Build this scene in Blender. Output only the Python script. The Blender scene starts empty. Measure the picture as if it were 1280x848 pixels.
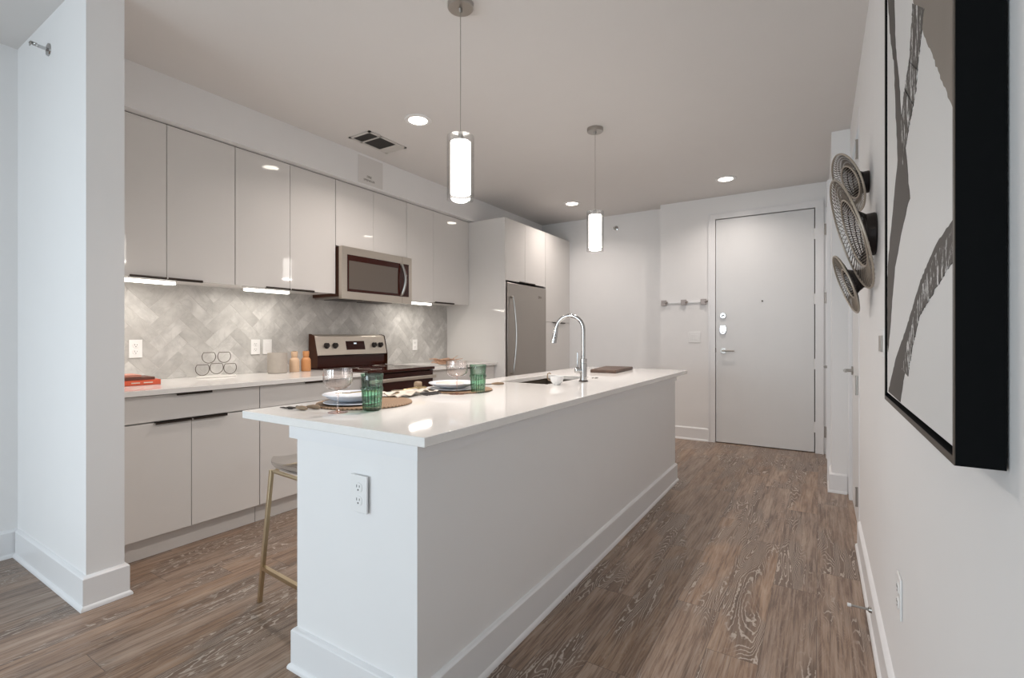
import bpy, bmesh, math, random
from mathutils import Vector, Matrix
PI = math.pi
scene = bpy.context.scene
col = scene.collection

# ------------------------------------------------------------------ camera, world, lights, exposure
H = 1.22
cam_data = bpy.data.cameras.new('camera')
cam = bpy.data.objects.new('camera', cam_data); col.objects.link(cam)
cam_data.sensor_width = 36.0
cam_data.lens = 608.0 / 1280.0 * 36.0
cam_data.shift_y = -3.5 / 1280.0
cam_data.clip_start = 0.02
cam.location = (0, 0, H)
cam.rotation_euler = (PI / 2, 0, math.radians(32.3))
scene.camera = cam

world = bpy.data.worlds.new('World'); scene.world = world; world.use_nodes = True
bg = world.node_tree.nodes['Background']
bg.inputs[0].default_value = (0.72, 0.84, 0.90, 1); bg.inputs[1].default_value = 1.2

scene.view_settings.view_transform = 'Standard'
scene.view_settings.look = 'None'
scene.view_settings.gamma = 1.0
scene.view_settings.use_curve_mapping = False
scene.view_settings.exposure = 0.21

def area_light(name, loc, rot, sx, sy, power, color, spread=PI):
    d = bpy.data.lights.new(name, 'AREA'); d.shape = 'RECTANGLE'; d.size = sx; d.size_y = sy
    d.energy = power; d.color = color; d.spread = spread
    o = bpy.data.objects.new(name, d); col.objects.link(o); o.location = loc; o.rotation_euler = rot
    return o
# daylight through the living-room window behind the camera, and an added side fill light
area_light('window_daylight', (-2.10, -3.30, 1.05), (PI / 2 - 0.10, 0, 0), 2.2, 1.5, 29, (0.80, 0.91, 1.0), math.radians(125))
area_light('side_fill_light', (-3.70, -1.95, 1.15), (PI / 2 - 0.1, 0, -PI / 2), 1.7, 1.6, 20, (0.84, 0.94, 1.0))

WARM = (1.0, 0.90, 0.83)
DOWN_W = 13.0
PEND_W = 9.0

# ------------------------------------------------------------------ materials
def new_mat(name):
    m = bpy.data.materials.new(name); m.use_nodes = True
    return m, m.node_tree.nodes, m.node_tree.links, m.node_tree.nodes['Principled BSDF']

def mat(name, base, rough=0.5, metal=0.0, bump=0.0, bscale=80.0, coat=0.0, emit=None, estr=0.0, vary=0.0, vscale=6.0, vstretch=(1, 1, 1), spec=0.5):
    m, n, l, p = new_mat(name)
    p.inputs['Base Color'].default_value = (*base, 1)
    p.inputs['Roughness'].default_value = rough
    p.inputs['Metallic'].default_value = metal
    p.inputs['Specular IOR Level'].default_value = spec
    if coat: p.inputs['Coat Weight'].default_value = coat; p.inputs['Coat Roughness'].default_value = 0.05
    if emit: p.inputs['Emission Color'].default_value = (*emit, 1); p.inputs['Emission Strength'].default_value = estr
    tc = n.new('ShaderNodeTexCoord'); mp = n.new('ShaderNodeMapping'); l.new(tc.outputs['Object'], mp.inputs[0])
    mp.inputs['Scale'].default_value = vstretch
    nz = n.new('ShaderNodeTexNoise'); nz.inputs['Scale'].default_value = vscale; nz.inputs['Detail'].default_value = 4
    l.new(mp.outputs[0], nz.inputs[0])
    v = max(vary, 0.012)
    mx = n.new('ShaderNodeMix'); mx.data_type = 'RGBA'
    mx.inputs[6].default_value = (*[max(0, c * (1 - v)) for c in base], 1)
    mx.inputs[7].default_value = (*[min(1, c * (1 + v)) for c in base], 1)
    l.new(nz.outputs[0], mx.inputs[0]); l.new(mx.outputs[2], p.inputs['Base Color'])
    if bump:
        nb = n.new('ShaderNodeTexNoise'); nb.inputs['Scale'].default_value = bscale; nb.inputs['Detail'].default_value = 3
        b = n.new('ShaderNodeBump'); b.inputs['Strength'].default_value = bump; b.inputs['Distance'].default_value = 0.002
        l.new(tc.outputs['Object'], nb.inputs[0]); l.new(nb.outputs[0], b.inputs['Height']); l.new(b.outputs[0], p.inputs['Normal'])
    return m

def thin_glass(name, tint=(0.97, 0.97, 0.97), refl=1.0, rough=0.02):
    m, n, l, p = new_mat(name); n.remove(p)
    out = n['Material Output']
    tr = n.new('ShaderNodeBsdfTransparent'); tr.inputs[0].default_value = (*tint, 1)
    gl = n.new('ShaderNodeBsdfGlossy'); gl.inputs['Roughness'].default_value = rough
    fr = n.new('ShaderNodeLayerWeight'); fr.inputs[0].default_value = 0.5
    pw = n.new('ShaderNodeMath'); pw.operation = 'POWER'; pw.inputs[1].default_value = 4.0; l.new(fr.outputs['Facing'], pw.inputs[0])
    mu = n.new('ShaderNodeMath'); mu.operation = 'MULTIPLY_ADD'; mu.inputs[1].default_value = 0.55 * refl; mu.inputs[2].default_value = 0.045 * refl
    mx = n.new('ShaderNodeMixShader')
    l.new(pw.outputs[0], mu.inputs[0]); l.new(mu.outputs[0], mx.inputs[0]); l.new(tr.outputs[0], mx.inputs[1]); l.new(gl.outputs[0], mx.inputs[2])
    l.new(mx.outputs[0], out.inputs[0])
    return m

def glass(name, color, ior=1.45, rough=0.0):
    m, n, l, p = new_mat(name)
    p.inputs['Base Color'].default_value = (*color, 1)
    p.inputs['Transmission Weight'].default_value = 1.0
    p.inputs['Roughness'].default_value = rough; p.inputs['IOR'].default_value = ior
    return m

M = {}
M['wall'] = mat('wall_paint', (0.86, 0.855, 0.855), 0.55, bump=0.06, bscale=120)
M['ceiling'] = mat('ceiling_paint', (0.74, 0.72, 0.705), 0.8, bump=0.05, bscale=90)
M['trim'] = mat('trim_paint', (0.84, 0.84, 0.85), 0.32)
M['door'] = mat('door_paint', (0.78, 0.785, 0.79), 0.38)
M['gloss'] = mat('glossy_lacquer', (0.75, 0.73, 0.71), 0.035, coat=0.2, spec=0.5)
M['carcass'] = mat('cabinet_carcass', (0.62, 0.60, 0.585), 0.4)
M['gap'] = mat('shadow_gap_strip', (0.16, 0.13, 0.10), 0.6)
M['bronze'] = mat('dark_bronze', (0.055, 0.042, 0.035), 0.35, 0.6)
M['quartz'] = mat('white_quartz', (0.88, 0.865, 0.845), 0.05, vary=0.03, vscale=60)
M['steel'] = mat('brushed_steel', (0.60, 0.545, 0.48), 0.30, 0.90, vary=0.10, vscale=14, vstretch=(1, 1, 60))
M['steel_side'] = mat('steel_edge', (0.42, 0.39, 0.36), 0.35, 0.9)
M['fridge'] = mat('fridge_steel', (0.40, 0.37, 0.34), 0.34, 0.85, vary=0.08, vscale=8, vstretch=(1, 1, 80))
M['chrome'] = mat('chrome', (0.52, 0.52, 0.52), 0.10, 1.0)
M['nickel'] = mat('satin_nickel', (0.42, 0.40, 0.375), 0.30, 1.0)
M['hook'] = mat('matte_nickel', (0.40, 0.355, 0.34), 0.45, 0.4)
M['black_glass'] = mat('black_glass', (0.036, 0.008, 0.005), 0.09, spec=0.35)
M['mw_window'] = mat('microwave_window', (0.12, 0.10, 0.085), 0.16, spec=0.5)
M['brown_black'] = mat('dark_appliance_side', (0.060, 0.020, 0.008), 0.35, spec=0.3)
M['black_plastic'] = mat('black_plastic', (0.03, 0.022, 0.02), 0.4)
M['plate_white'] = mat('white_plastic', (0.86, 0.855, 0.85), 0.35)
M['hole'] = mat('dark_slot', (0.06, 0.055, 0.05), 0.6)
M['diffuser'] = mat('under_cabinet_diffuser', (0.9, 0.9, 0.88), 0.4, emit=(1.0, 0.95, 0.86), estr=5.0)
M['downlight'] = mat('downlight_lens', (0.9, 0.9, 0.88), 0.4, emit=(1.0, 0.92, 0.80), estr=14.0)
M['opal'] = mat('opal_glass', (0.9, 0.9, 0.88), 0.3, emit=(1.0, 0.96, 0.90), estr=6.5)
M['clear'] = thin_glass('clear_glass', (0.95, 0.95, 0.95), 1.0)
M['acrylic'] = thin_glass('clear_acrylic', (0.97, 0.965, 0.955), 2.6, 0.03)
M['coupe'] = thin_glass('clear_coupe_glass', (0.985, 0.955, 0.94), 2.4)
M['coupe_stem'] = thin_glass('pale_pink_glass', (0.965, 0.90, 0.88), 2.4)
M['pink_glass'] = thin_glass('pink_glass', (0.96, 0.83, 0.79), 1.6)
M['green'] = thin_glass('green_glass', (0.62, 0.84, 0.71), 1.8)
M['green_rim'] = thin_glass('pale_green_glass', (0.82, 0.92, 0.86), 1.6)
def edge_tint(m, c0, c1):
    n, l = m.node_tree.nodes, m.node_tree.links
    tr = next(x for x in n if x.type == 'BSDF_TRANSPARENT'); lw = next(x for x in n if x.type == 'LAYER_WEIGHT')
    mx = n.new('ShaderNodeMix'); mx.data_type = 'RGBA'; mx.inputs[6].default_value = (*c0, 1); mx.inputs[7].default_value = (*c1, 1)
    cr = n.new('ShaderNodeMapRange'); cr.inputs[1].default_value = 0.02; cr.inputs[2].default_value = 0.75
    l.new(lw.outputs['Facing'], cr.inputs[0]); l.new(cr.outputs[0], mx.inputs[0]); l.new(mx.outputs[2], tr.inputs[0])
edge_tint(M['green'], (0.72, 0.90, 0.79), (0.10, 0.34, 0.20))
edge_tint(M['green_rim'], (0.86, 0.94, 0.89), (0.40, 0.62, 0.50))
M['brass'] = mat('brushed_brass', (0.60, 0.50, 0.34), 0.28, 1.0)
M['gold'] = mat('gold_cutlery', (0.62, 0.48, 0.28), 0.22, 1.0)
M['porcelain'] = mat('porcelain', (0.76, 0.79, 0.85), 0.18)
M['porcelain_w'] = mat('white_porcelain', (0.82, 0.82, 0.82), 0.15)
M['pinkplate'] = mat('blush_plate', (0.74, 0.62, 0.58), 0.25)
M['wood_dark'] = mat('dark_walnut', (0.085, 0.045, 0.028), 0.45, vary=0.4, vscale=10, vstretch=(1, 12, 1))
M['handle_wood'] = mat('olive_wood', (0.27, 0.19, 0.12), 0.5, vary=0.3, vscale=30)
M['mill_pale'] = mat('pale_wood', (0.66, 0.46, 0.31), 0.5, vary=0.08, vscale=20, vstretch=(8, 8, 1))
M['mill_orange'] = mat('orange_wood', (0.58, 0.27, 0.11), 0.45, vary=0.12, vscale=20, vstretch=(8, 8, 1))
M['canister'] = mat('grey_stoneware', (0.42, 0.38, 0.34), 0.7, vary=0.12, vscale=25)
M['book_red'] = mat('red_book_cover', (0.70, 0.115, 0.05), 0.5)
M['book_pink'] = mat('salmon_book_cover', (0.62, 0.27, 0.20), 0.5)
M['book_dark'] = mat('brown_book_cover', (0.16, 0.07, 0.05), 0.5)
M['paper'] = mat('paper_pages', (0.72, 0.68, 0.60), 0.8)
M['wire'] = mat('dark_wire', (0.13, 0.11, 0.09), 0.35, 0.8)
M['marble_w'] = mat('white_marble', (0.80, 0.78, 0.75), 0.25, vary=0.08, vscale=12)
M['twig'] = mat('dried_branch', (0.50, 0.32, 0.22), 0.7, vary=0.3, vscale=40)
M['linen'] = mat('cream_linen', (0.70, 0.64, 0.56), 0.85, bump=0.4, bscale=500)
M['fringe'] = mat('black_fringe', (0.05, 0.045, 0.045), 0.8)
M['frame'] = mat('bronze_black_frame', (0.003, 0.0035, 0.004), 0.6, spec=0.08)
M['frame_lip'] = mat('frame_lip_reflection', (0.07, 0.055, 0.042), 0.4, 0.4)  # brown reflection on the frame front is put into the lip colour
M['canvas'] = mat('white_canvas', (0.74, 0.73, 0.72), 0.45, bump=0.1, bscale=400)
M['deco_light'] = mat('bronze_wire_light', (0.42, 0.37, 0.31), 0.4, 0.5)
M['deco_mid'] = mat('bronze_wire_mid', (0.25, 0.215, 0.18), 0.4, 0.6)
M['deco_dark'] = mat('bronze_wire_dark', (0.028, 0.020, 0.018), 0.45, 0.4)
M['rubber'] = mat('white_rubber', (0.8, 0.8, 0.8), 0.6)
M['sink'] = mat('sink_steel', (0.22, 0.19, 0.16), 0.35, 0.8)
M['backdark'] = mat('vent_duct_dark', (0.09, 0.085, 0.08), 0.8)
M['vent'] = mat('vent_metal', (0.62, 0.60, 0.57), 0.4)
M['display'] = mat('clock_display', (0.1, 0.1, 0.1), 0.4, emit=(0.8, 0.9, 1.0), estr=0.8)
M['ink'] = mat('grey_ink', (0.17, 0.15, 0.13), 0.6)

def mat_wicker():
    m, n, l, p = new_mat('woven_seagrass')
    g = n.new('ShaderNodeTexCoord'); sep = n.new('ShaderNodeSeparateXYZ'); l.new(g.outputs['Object'], sep.inputs[0])
    ln = n.new('ShaderNodeVectorMath'); ln.operation = 'LENGTH'; l.new(g.outputs['Object'], ln.inputs[0])
    at = n.new('ShaderNodeMath'); at.operation = 'ARCTAN2'; l.new(sep.outputs[1], at.inputs[0]); l.new(sep.outputs[0], at.inputs[1])
    r = n.new('ShaderNodeMath'); r.operation = 'MULTIPLY'; r.inputs[1].default_value = 420; l.new(ln.outputs['Value'], r.inputs[0])
    s = n.new('ShaderNodeMath'); s.operation = 'SINE'; l.new(r.outputs[0], s.inputs[0])
    a = n.new('ShaderNodeMath'); a.operation = 'MULTIPLY'; a.inputs[1].default_value = 70; l.new(at.outputs[0], a.inputs[0])
    s2 = n.new('ShaderNodeMath'); s2.operation = 'SINE'; l.new(a.outputs[0], s2.inputs[0])
    mu = n.new('ShaderNodeMath'); mu.operation = 'MULTIPLY'; l.new(s.outputs[0], mu.inputs[0]); l.new(s2.outputs[0], mu.inputs[1])
    ad = n.new('ShaderNodeMath'); ad.operation = 'MULTIPLY_ADD'; ad.inputs[1].default_value = 0.5; ad.inputs[2].default_value = 0.5; l.new(mu.outputs[0], ad.inputs[0])
    cr = n.new('ShaderNodeValToRGB'); cr.color_ramp.elements[0].color = (0.17, 0.10, 0.06, 1); cr.color_ramp.elements[1].color = (0.44, 0.30, 0.19, 1)
    l.new(ad.outputs[0], cr.inputs[0]); l.new(cr.outputs[0], p.inputs['Base Color'])
    b = n.new('ShaderNodeBump'); b.inputs['Distance'].default_value = 0.002; b.inputs['Strength'].default_value = 0.8
    l.new(ad.outputs[0], b.inputs['Height']); l.new(b.outputs[0], p.inputs['Normal'])
    p.inputs['Roughness'].default_value = 0.75
    return m
M['wicker'] = mat_wicker()

def mat_floor():
    m, n, l, p = new_mat('cerused_oak_planks')
    def math_(op, a, b=None, c=None):
        x = n.new('ShaderNodeMath'); x.operation = op
        for i, v in enumerate((a, b, c)):
            if v is None: continue
            if isinstance(v, (int, float)): x.inputs[i].default_value = v
            else: l.new(v, x.inputs[i])
        return x.outputs[0]
    def comb(a, b, c):
        x = n.new('ShaderNodeCombineXYZ')
        for i, v in enumerate((a, b, c)):
            if isinstance(v, (int, float)): x.inputs[i].default_value = v
            else: l.new(v, x.inputs[i])
        return x.outputs[0]
    def noise(vec, scale, detail=2, dist=0.0, rough=0.5):
        x = n.new('ShaderNodeTexNoise'); x.inputs['Scale'].default_value = scale; x.inputs['Detail'].default_value = detail
        x.inputs['Distortion'].default_value = dist; x.inputs['Roughness'].default_value = rough
        l.new(vec, x.inputs[0]); return x.outputs[0]
    def ramp(v, stops):
        x = n.new('ShaderNodeValToRGB'); e = x.color_ramp.elements
        while len(e) < len(stops): e.new(0.5)
        for i, (pos, c) in enumerate(stops): e[i].position = pos; e[i].color = (*c, 1) if len(c) == 3 else c
        l.new(v, x.inputs[0]); return x.outputs[0]
    def mix(f, a, b):
        x = n.new('ShaderNodeMix'); x.data_type = 'RGBA'
        for i, v in ((0, f), (6, a), (7, b)):
            if isinstance(v, (int, float)): x.inputs[i].default_value = v
            elif isinstance(v, tuple): x.inputs[i].default_value = (*v, 1)
            else: l.new(v, x.inputs[i])
        return x.outputs[2]
    tc = n.new('ShaderNodeTexCoord'); sp = n.new('ShaderNodeSeparateXYZ'); l.new(tc.outputs['Object'], sp.inputs[0])
    X, Y = sp.outputs[0], sp.outputs[1]
    px = math_('DIVIDE', math_('ADD', X, 20.03), 0.182)
    row = math_('FLOOR', px)
    wn = n.new('ShaderNodeTexWhiteNoise'); wn.noise_dimensions = '1D'; l.new(row, wn.inputs['W'])
    py = math_('ADD', math_('DIVIDE', math_('ADD', Y, 20), 1.22), wn.outputs['Value'])
    cl = math_('FLOOR', py)
    w2 = n.new('ShaderNodeTexWhiteNoise'); w2.noise_dimensions = '2D'; l.new(comb(row, cl, 0), w2.inputs['Vector'])
    rs = n.new('ShaderNodeSeparateColor'); l.new(w2.outputs['Color'], rs.inputs[0])
    r1, r2, r3 = rs.outputs[0], rs.outputs[1], rs.outputs[2]
    # cathedral rings: contour lines of a long stretched noise
    v = comb(math_('ADD', math_('MULTIPLY', X, 1.0), math_('MULTIPLY', r1, 37)), math_('ADD', math_('MULTIPLY', Y, 0.11), math_('MULTIPLY', r2, 53)), math_('MULTIPLY', r3, 19))
    n1 = noise(v, 8.0, 2.0, 0.35, 0.5)
    vw = comb(math_('MULTIPLY', X, 1.0), math_('MULTIPLY', Y, 0.5), math_('MULTIPLY', r3, 19))
    wob = noise(vw, 70, 2)
    ph = math_('ADD', math_('MULTIPLY', n1, 44), math_('MULTIPLY', wob, 0.9))
    tri = math_('ABSOLUTE', math_('SUBTRACT', math_('FRACT', ph), 0.5))
    line = n.new('ShaderNodeMapRange'); line.interpolation_type = 'SMOOTHSTEP'; line.inputs[1].default_value = 0.32; line.inputs[2].default_value = 0.46
    l.new(tri, line.inputs[0])
    # where limed grain shows strongly (patches in the middle of some planks)
    vm = comb(math_('ADD', X, math_('MULTIPLY', r2, 11)), math_('MULTIPLY', Y, 0.28), math_('MULTIPLY', r1, 9))
    patch = n.new('ShaderNodeMapRange'); patch.interpolation_type = 'SMOOTHSTEP'; patch.inputs[1].default_value = 0.47; patch.inputs[2].default_value = 0.57; patch.inputs[3].default_value = 0.12; patch.inputs[4].default_value = 1.0
    l.new(noise(vm, 5.0, 3), patch.inputs[0])
    # fibres
    vf = comb(math_('ADD', math_('MULTIPLY', X, 1.0), r1), math_('MULTIPLY', Y, 0.035), r3)
    fib = noise(vf, 120, 4, 0.0, 0.65)
    vf2 = comb(math_('ADD', math_('MULTIPLY', X, 1.0), r2), math_('MULTIPLY', Y, 0.10), r1)
    fib2 = noise(vf2, 22, 5, 0.6, 0.6)
    base = ramp(fib2, [(0.30, (0.130, 0.076, 0.049)), (0.50, (0.245, 0.160, 0.108)), (0.68, (0.355, 0.258, 0.190))])
    tone = math_('MULTIPLY_ADD', r3, 0.32, 1.07)
    hsv = n.new('ShaderNodeHueSaturation'); l.new(base, hsv.inputs['Color']); l.new(tone, hsv.inputs['Value'])
    l.new(math_('MULTIPLY_ADD', r1, 0.35, 0.80), hsv.inputs['Saturation'])
    fibl = n.new('ShaderNodeMapRange'); fibl.inputs[1].default_value = 0.48; fibl.inputs[2].default_value = 0.68; l.new(fib, fibl.inputs[0])
    fibd = n.new('ShaderNodeMapRange'); fibd.inputs[1].default_value = 0.50; fibd.inputs[2].default_value = 0.30; l.new(fib, fibd.inputs[0])
    c1 = mix(math_('MULTIPLY', fibl.outputs[0], 0.80), mix(math_('MULTIPLY', fibd.outputs[0], 0.75), hsv.outputs[0], (0.075, 0.045, 0.033)), (0.38, 0.30, 0.245))
    # dark wood between limed lines
    c2 = mix(math_('MULTIPLY', patch.outputs[0], 0.55), c1, (0.095, 0.064, 0.049))
    lm = math_('MULTIPLY', line.outputs[0], patch.outputs[0])
    c3 = mix(math_('MULTIPLY', lm, 0.92), c2, (0.50, 0.43, 0.37))
    # seams
    fx = math_('FRACT', px); fy = math_('FRACT', py)
    ex = math_('MINIMUM', fx, math_('SUBTRACT', 1.0, fx)); ey = math_('MINIMUM', fy, math_('SUBTRACT', 1.0, fy))
    seam = math_('MAXIMUM', math_('LESS_THAN', ex, 0.006), math_('LESS_THAN', ey, 0.0010))
    c4 = mix(math_('MULTIPLY', seam, 0.6), c3, (0.045, 0.028, 0.020))
    l.new(c4, p.inputs['Base Color'])
    rr = math_('MULTIPLY_ADD', fib, 0.22, 0.27); l.new(rr, p.inputs['Roughness'])
    b = n.new('ShaderNodeBump'); b.inputs['Strength'].default_value = 0.35; b.inputs['Distance'].default_value = 0.0012
    l.new(math_('SUBTRACT', math_('ADD', fib, math_('MULTIPLY', lm, 0.4)), math_('MULTIPLY', seam, 1.5)), b.inputs['Height']); l.new(b.outputs[0], p.inputs['Normal'])
    return m
M['floor'] = mat_floor()

def mat_marble_tile():
    m, n, l, p = new_mat('marble_tile')
    at = n.new('ShaderNodeAttribute'); at.attribute_name = 'tile'; at.attribute_type = 'GEOMETRY'
    sp = n.new('ShaderNodeSeparateColor'); l.new(at.outputs['Color'], sp.inputs[0])
    tc = n.new('ShaderNodeTexCoord')
    va = n.new('ShaderNodeVectorMath'); va.operation = 'MULTIPLY_ADD'; va.inputs[1].default_value = (9, 9, 9)
    l.new(at.outputs['Color'], va.inputs[0]); l.new(tc.outputs['Object'], va.inputs[2])
    nz = n.new('ShaderNodeTexNoise'); nz.inputs['Scale'].default_value = 7; nz.inputs['Detail'].default_value = 8; nz.inputs['Distortion'].default_value = 1.4; nz.inputs['Roughness'].default_value = 0.6
    l.new(va.outputs[0], nz.inputs[0])
    ab = n.new('ShaderNodeMath'); ab.operation = 'SUBTRACT'; ab.inputs[1].default_value = 0.5; l.new(nz.outputs[0], ab.inputs[0])
    ab2 = n.new('ShaderNodeMath'); ab2.operation = 'ABSOLUTE'; l.new(ab.outputs[0], ab2.inputs[0])
    vein = n.new('ShaderNodeMapRange'); vein.inputs[1].default_value = 0.0; vein.inputs[2].default_value = 0.06; vein.inputs[3].default_value = 1; vein.inputs[4].default_value = 0; l.new(ab2.outputs[0], vein.inputs[0])
    tone = n.new('ShaderNodeMapRange'); tone.inputs[3].default_value = 0.27; tone.inputs[4].default_value = 1.0; l.new(sp.outputs[0], tone.inputs[0])
    cr = n.new('ShaderNodeValToRGB'); e = cr.color_ramp.elements
    e[0].position = 0.0; e[0].color = (0.34, 0.335, 0.32, 1); e[1].position = 0.30; e[1].color = (0.52, 0.51, 0.49, 1)
    x = e.new(1.0); x.color = (0.68, 0.67, 0.65, 1)
    l.new(tone.outputs[0], cr.inputs[0])
    nb = n.new('ShaderNodeTexNoise'); nb.inputs['Scale'].default_value = 9; nb.inputs['Detail'].default_value = 5; l.new(va.outputs[0], nb.inputs[0])
    mm = n.new('ShaderNodeMix'); mm.data_type = 'RGBA'; mm.inputs[7].default_value = (0.40, 0.39, 0.38, 1); l.new(cr.outputs[0], mm.inputs[6])
    mf = n.new('ShaderNodeMapRange'); mf.inputs[1].default_value = 0.38; mf.inputs[2].default_value = 0.70; mf.inputs[4].default_value = 0.75; l.new(nb.outputs[0], mf.inputs[0]); l.new(mf.outputs[0], mm.inputs[0])
    m2 = n.new('ShaderNodeMix'); m2.data_type = 'RGBA'; m2.inputs[7].default_value = (0.30, 0.295, 0.29, 1); l.new(mm.outputs[2], m2.inputs[6])
    ml = n.new('ShaderNodeMath'); ml.operation = 'MULTIPLY'; ml.inputs[1].default_value = 0.22; l.new(vein.outputs[0], ml.inputs[0]); l.new(ml.outputs[0], m2.inputs[0])
    l.new(m2.outputs[2], p.inputs['Base Color']); p.inputs['Roughness'].default_value = 0.32
    return m
M['tile'] = mat_marble_tile()
M['grout'] = mat('light_grout', (0.60, 0.585, 0.56), 0.8)

def mat_stroke(name, dry):
    m, n, l, p = new_mat(name)
    tc = n.new('ShaderNodeTexCoord'); mp = n.new('ShaderNodeMapping'); mp.inputs['Scale'].default_value = (1, 2.6, 1.0); mp.inputs['Rotation'].default_value = (0.45, 0, 0)
    l.new(tc.outputs['Object'], mp.inputs[0])
    nz = n.new('ShaderNodeTexNoise'); nz.inputs['Scale'].default_value = 26; nz.inputs['Detail'].default_value = 6; nz.inputs['Roughness'].default_value = 0.7; l.new(mp.outputs[0], nz.inputs[0])
    cr = n.new('ShaderNodeValToRGB'); e = cr.color_ramp.elements
    a, b = (0.53, 0.60) if dry else (0.72, 0.80)
    e[0].position = a; e[0].color = (0.080, 0.070, 0.062, 1); e[1].position = b; e[1].color = (0.70, 0.69, 0.68, 1)
    l.new(nz.outputs[0], cr.inputs[0]); l.new(cr.outputs[0], p.inputs['Base Color']); p.inputs['Roughness'].default_value = 0.65
    return m
M['stroke'] = mat_stroke('grey_brush_stroke', False)
M['stroke_dry'] = mat_stroke('dry_brush_stroke', True)
M['wash'] = mat('taupe_wash', (0.24, 0.205, 0.175), 0.65, vary=0.1)

# ------------------------------------------------------------------ geometry helpers
class MB:
    def __init__(s): s.bm = bmesh.new()
    def box(s, x0, y0, z0, x1, y1, z1):
        if x0 > x1: x0, x1 = x1, x0
        if y0 > y1: y0, y1 = y1, y0
        if z0 > z1: z0, z1 = z1, z0
        v = [s.bm.verts.new(c) for c in ((x0,y0,z0),(x1,y0,z0),(x1,y1,z0),(x0,y1,z0),(x0,y0,z1),(x1,y0,z1),(x1,y1,z1),(x0,y1,z1))]
        for f in ((3,2,1,0),(4,5,6,7),(0,1,5,4),(1,2,6,5),(2,3,7,6),(3,0,4,7)): s.bm.faces.new([v[i] for i in f])
        return s
    def prism(s, pts, axis, a, b):
        """polygon pts (2D) extruded along axis ('x','y','z') from a to b"""
        def P(p, t): return (t, p[0], p[1]) if axis == 'x' else (p[0], t, p[1]) if axis == 'y' else (p[0], p[1], t)
        v0 = [s.bm.verts.new(P(p, a)) for p in pts]; v1 = [s.bm.verts.new(P(p, b)) for p in pts]
        n = len(pts)
        for i in range(n): s.bm.faces.new((v0[i], v0[(i+1) % n], v1[(i+1) % n], v1[i]))
        s.bm.faces.new(v0); s.bm.faces.new(v1[::-1]); return s
    def lathe(s, prof, c=(0,0,0), seg=32, axis='z', close=False, flute=0, famp=0.0, frange=None):
        rings = []
        ca = Vector(c)
        for (r, h) in prof:
            if r < 1e-6:
                p = {'z': Vector((0,0,h)), 'x': Vector((h,0,0)), 'y': Vector((0,h,0))}[axis]
                rings.append([s.bm.verts.new(ca + p)]); continue
            ring = []
            for i in range(seg):
                t = 2*PI*i/seg; rr = r
                if flute and frange and frange[0] <= h <= frange[1]: rr = r * (1 + famp * (abs(math.sin(flute*t/2)) - 0.5))
                a, b = rr*math.cos(t), rr*math.sin(t)
                p = {'z': Vector((a,b,h)), 'x': Vector((h,a,b)), 'y': Vector((b,h,a))}[axis]
                ring.append(s.bm.verts.new(ca + p))
            rings.append(ring)
        pairs = list(zip(rings, rings[1:]))
        if close: pairs.append((rings[-1], rings[0]))
        for A, B in pairs:
            for i in range(seg):
                j = (i+1) % seg
                if len(A) == 1 and len(B) == 1: break
                if len(A) == 1: s.bm.faces.new((A[0], B[i], B[j]))
                elif len(B) == 1: s.bm.faces.new((A[i], B[0], A[j]))
                else: s.bm.faces.new((A[i], B[i], B[j], A[j]))
        return s
    def cyl(s, c, r, h0, h1, seg=24, axis='z'):
        return s.lathe([(0,h0),(r,h0),(r,h1),(0,h1)], c, seg, axis)
    def tube(s, pts, r, seg=8, closed=False, square=False):
        pts = [Vector(p) for p in pts]; n = len(pts)
        if not isinstance(r, (list, tuple)): r = [r]*n
        if square: seg = 4
        rings = []; up = None
        for i, p in enumerate(pts):
            if closed: t = (pts[(i+1) % n] - pts[i-1]).normalized()
            else: t = ((pts[min(i+1, n-1)] - pts[max(i-1, 0)])).normalized()
            if up is None:
                up = Vector((0,0,1)) if abs(t.z) < 0.9 else Vector((0,1,0))
            x = t.cross(up).normalized(); y = x.cross(t).normalized(); up = y
            off = PI/4 if square else 0
            rr = r[i] * (1.4142 if square else 1)
            rings.append([s.bm.verts.new(p + x*rr*math.cos(off+2*PI*k/seg) + y*rr*math.sin(off+2*PI*k/seg)) for k in range(seg)])
        m = n if closed else n-1
        for i in range(m):
            A, B = rings[i], rings[(i+1) % n]
            for k in range(seg): s.bm.faces.new((A[k], A[(k+1) % seg], B[(k+1) % seg], B[k]))
        if not closed: s.bm.faces.new(rings[0][::-1]); s.bm.faces.new(rings[-1])
        return s
    def transform(s, mtx):
        bmesh.ops.transform(s.bm, matrix=mtx, verts=s.bm.verts); return s
    def build(s, name, m, parent=None, bevel=0.0, smooth=35, local=False, bseg=2):
        bmesh.ops.recalc_face_normals(s.bm, faces=s.bm.faces)
        me = bpy.data.meshes.new(name)
        if parent is not None and not local:
            off = Vector((0,0,0)); q = parent
            while q is not None: off += q.location; q = q.parent
            bmesh.ops.translate(s.bm, verts=s.bm.verts, vec=-off)
        s.bm.to_mesh(me); s.bm.free()
        me.materials.append(m if not isinstance(m, str) else M[m])
        me.shade_smooth(); me.set_sharp_from_angle(angle=math.radians(smooth))
        o = bpy.data.objects.new(name, me); col.objects.link(o)
        if parent is not None: o.parent = parent
        if bevel > 0:
            b = o.modifiers.new('bevel', 'BEVEL'); b.width = bevel; b.segments = bseg; b.limit_method = 'ANGLE'; b.angle_limit = math.radians(40)
        return o

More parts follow.
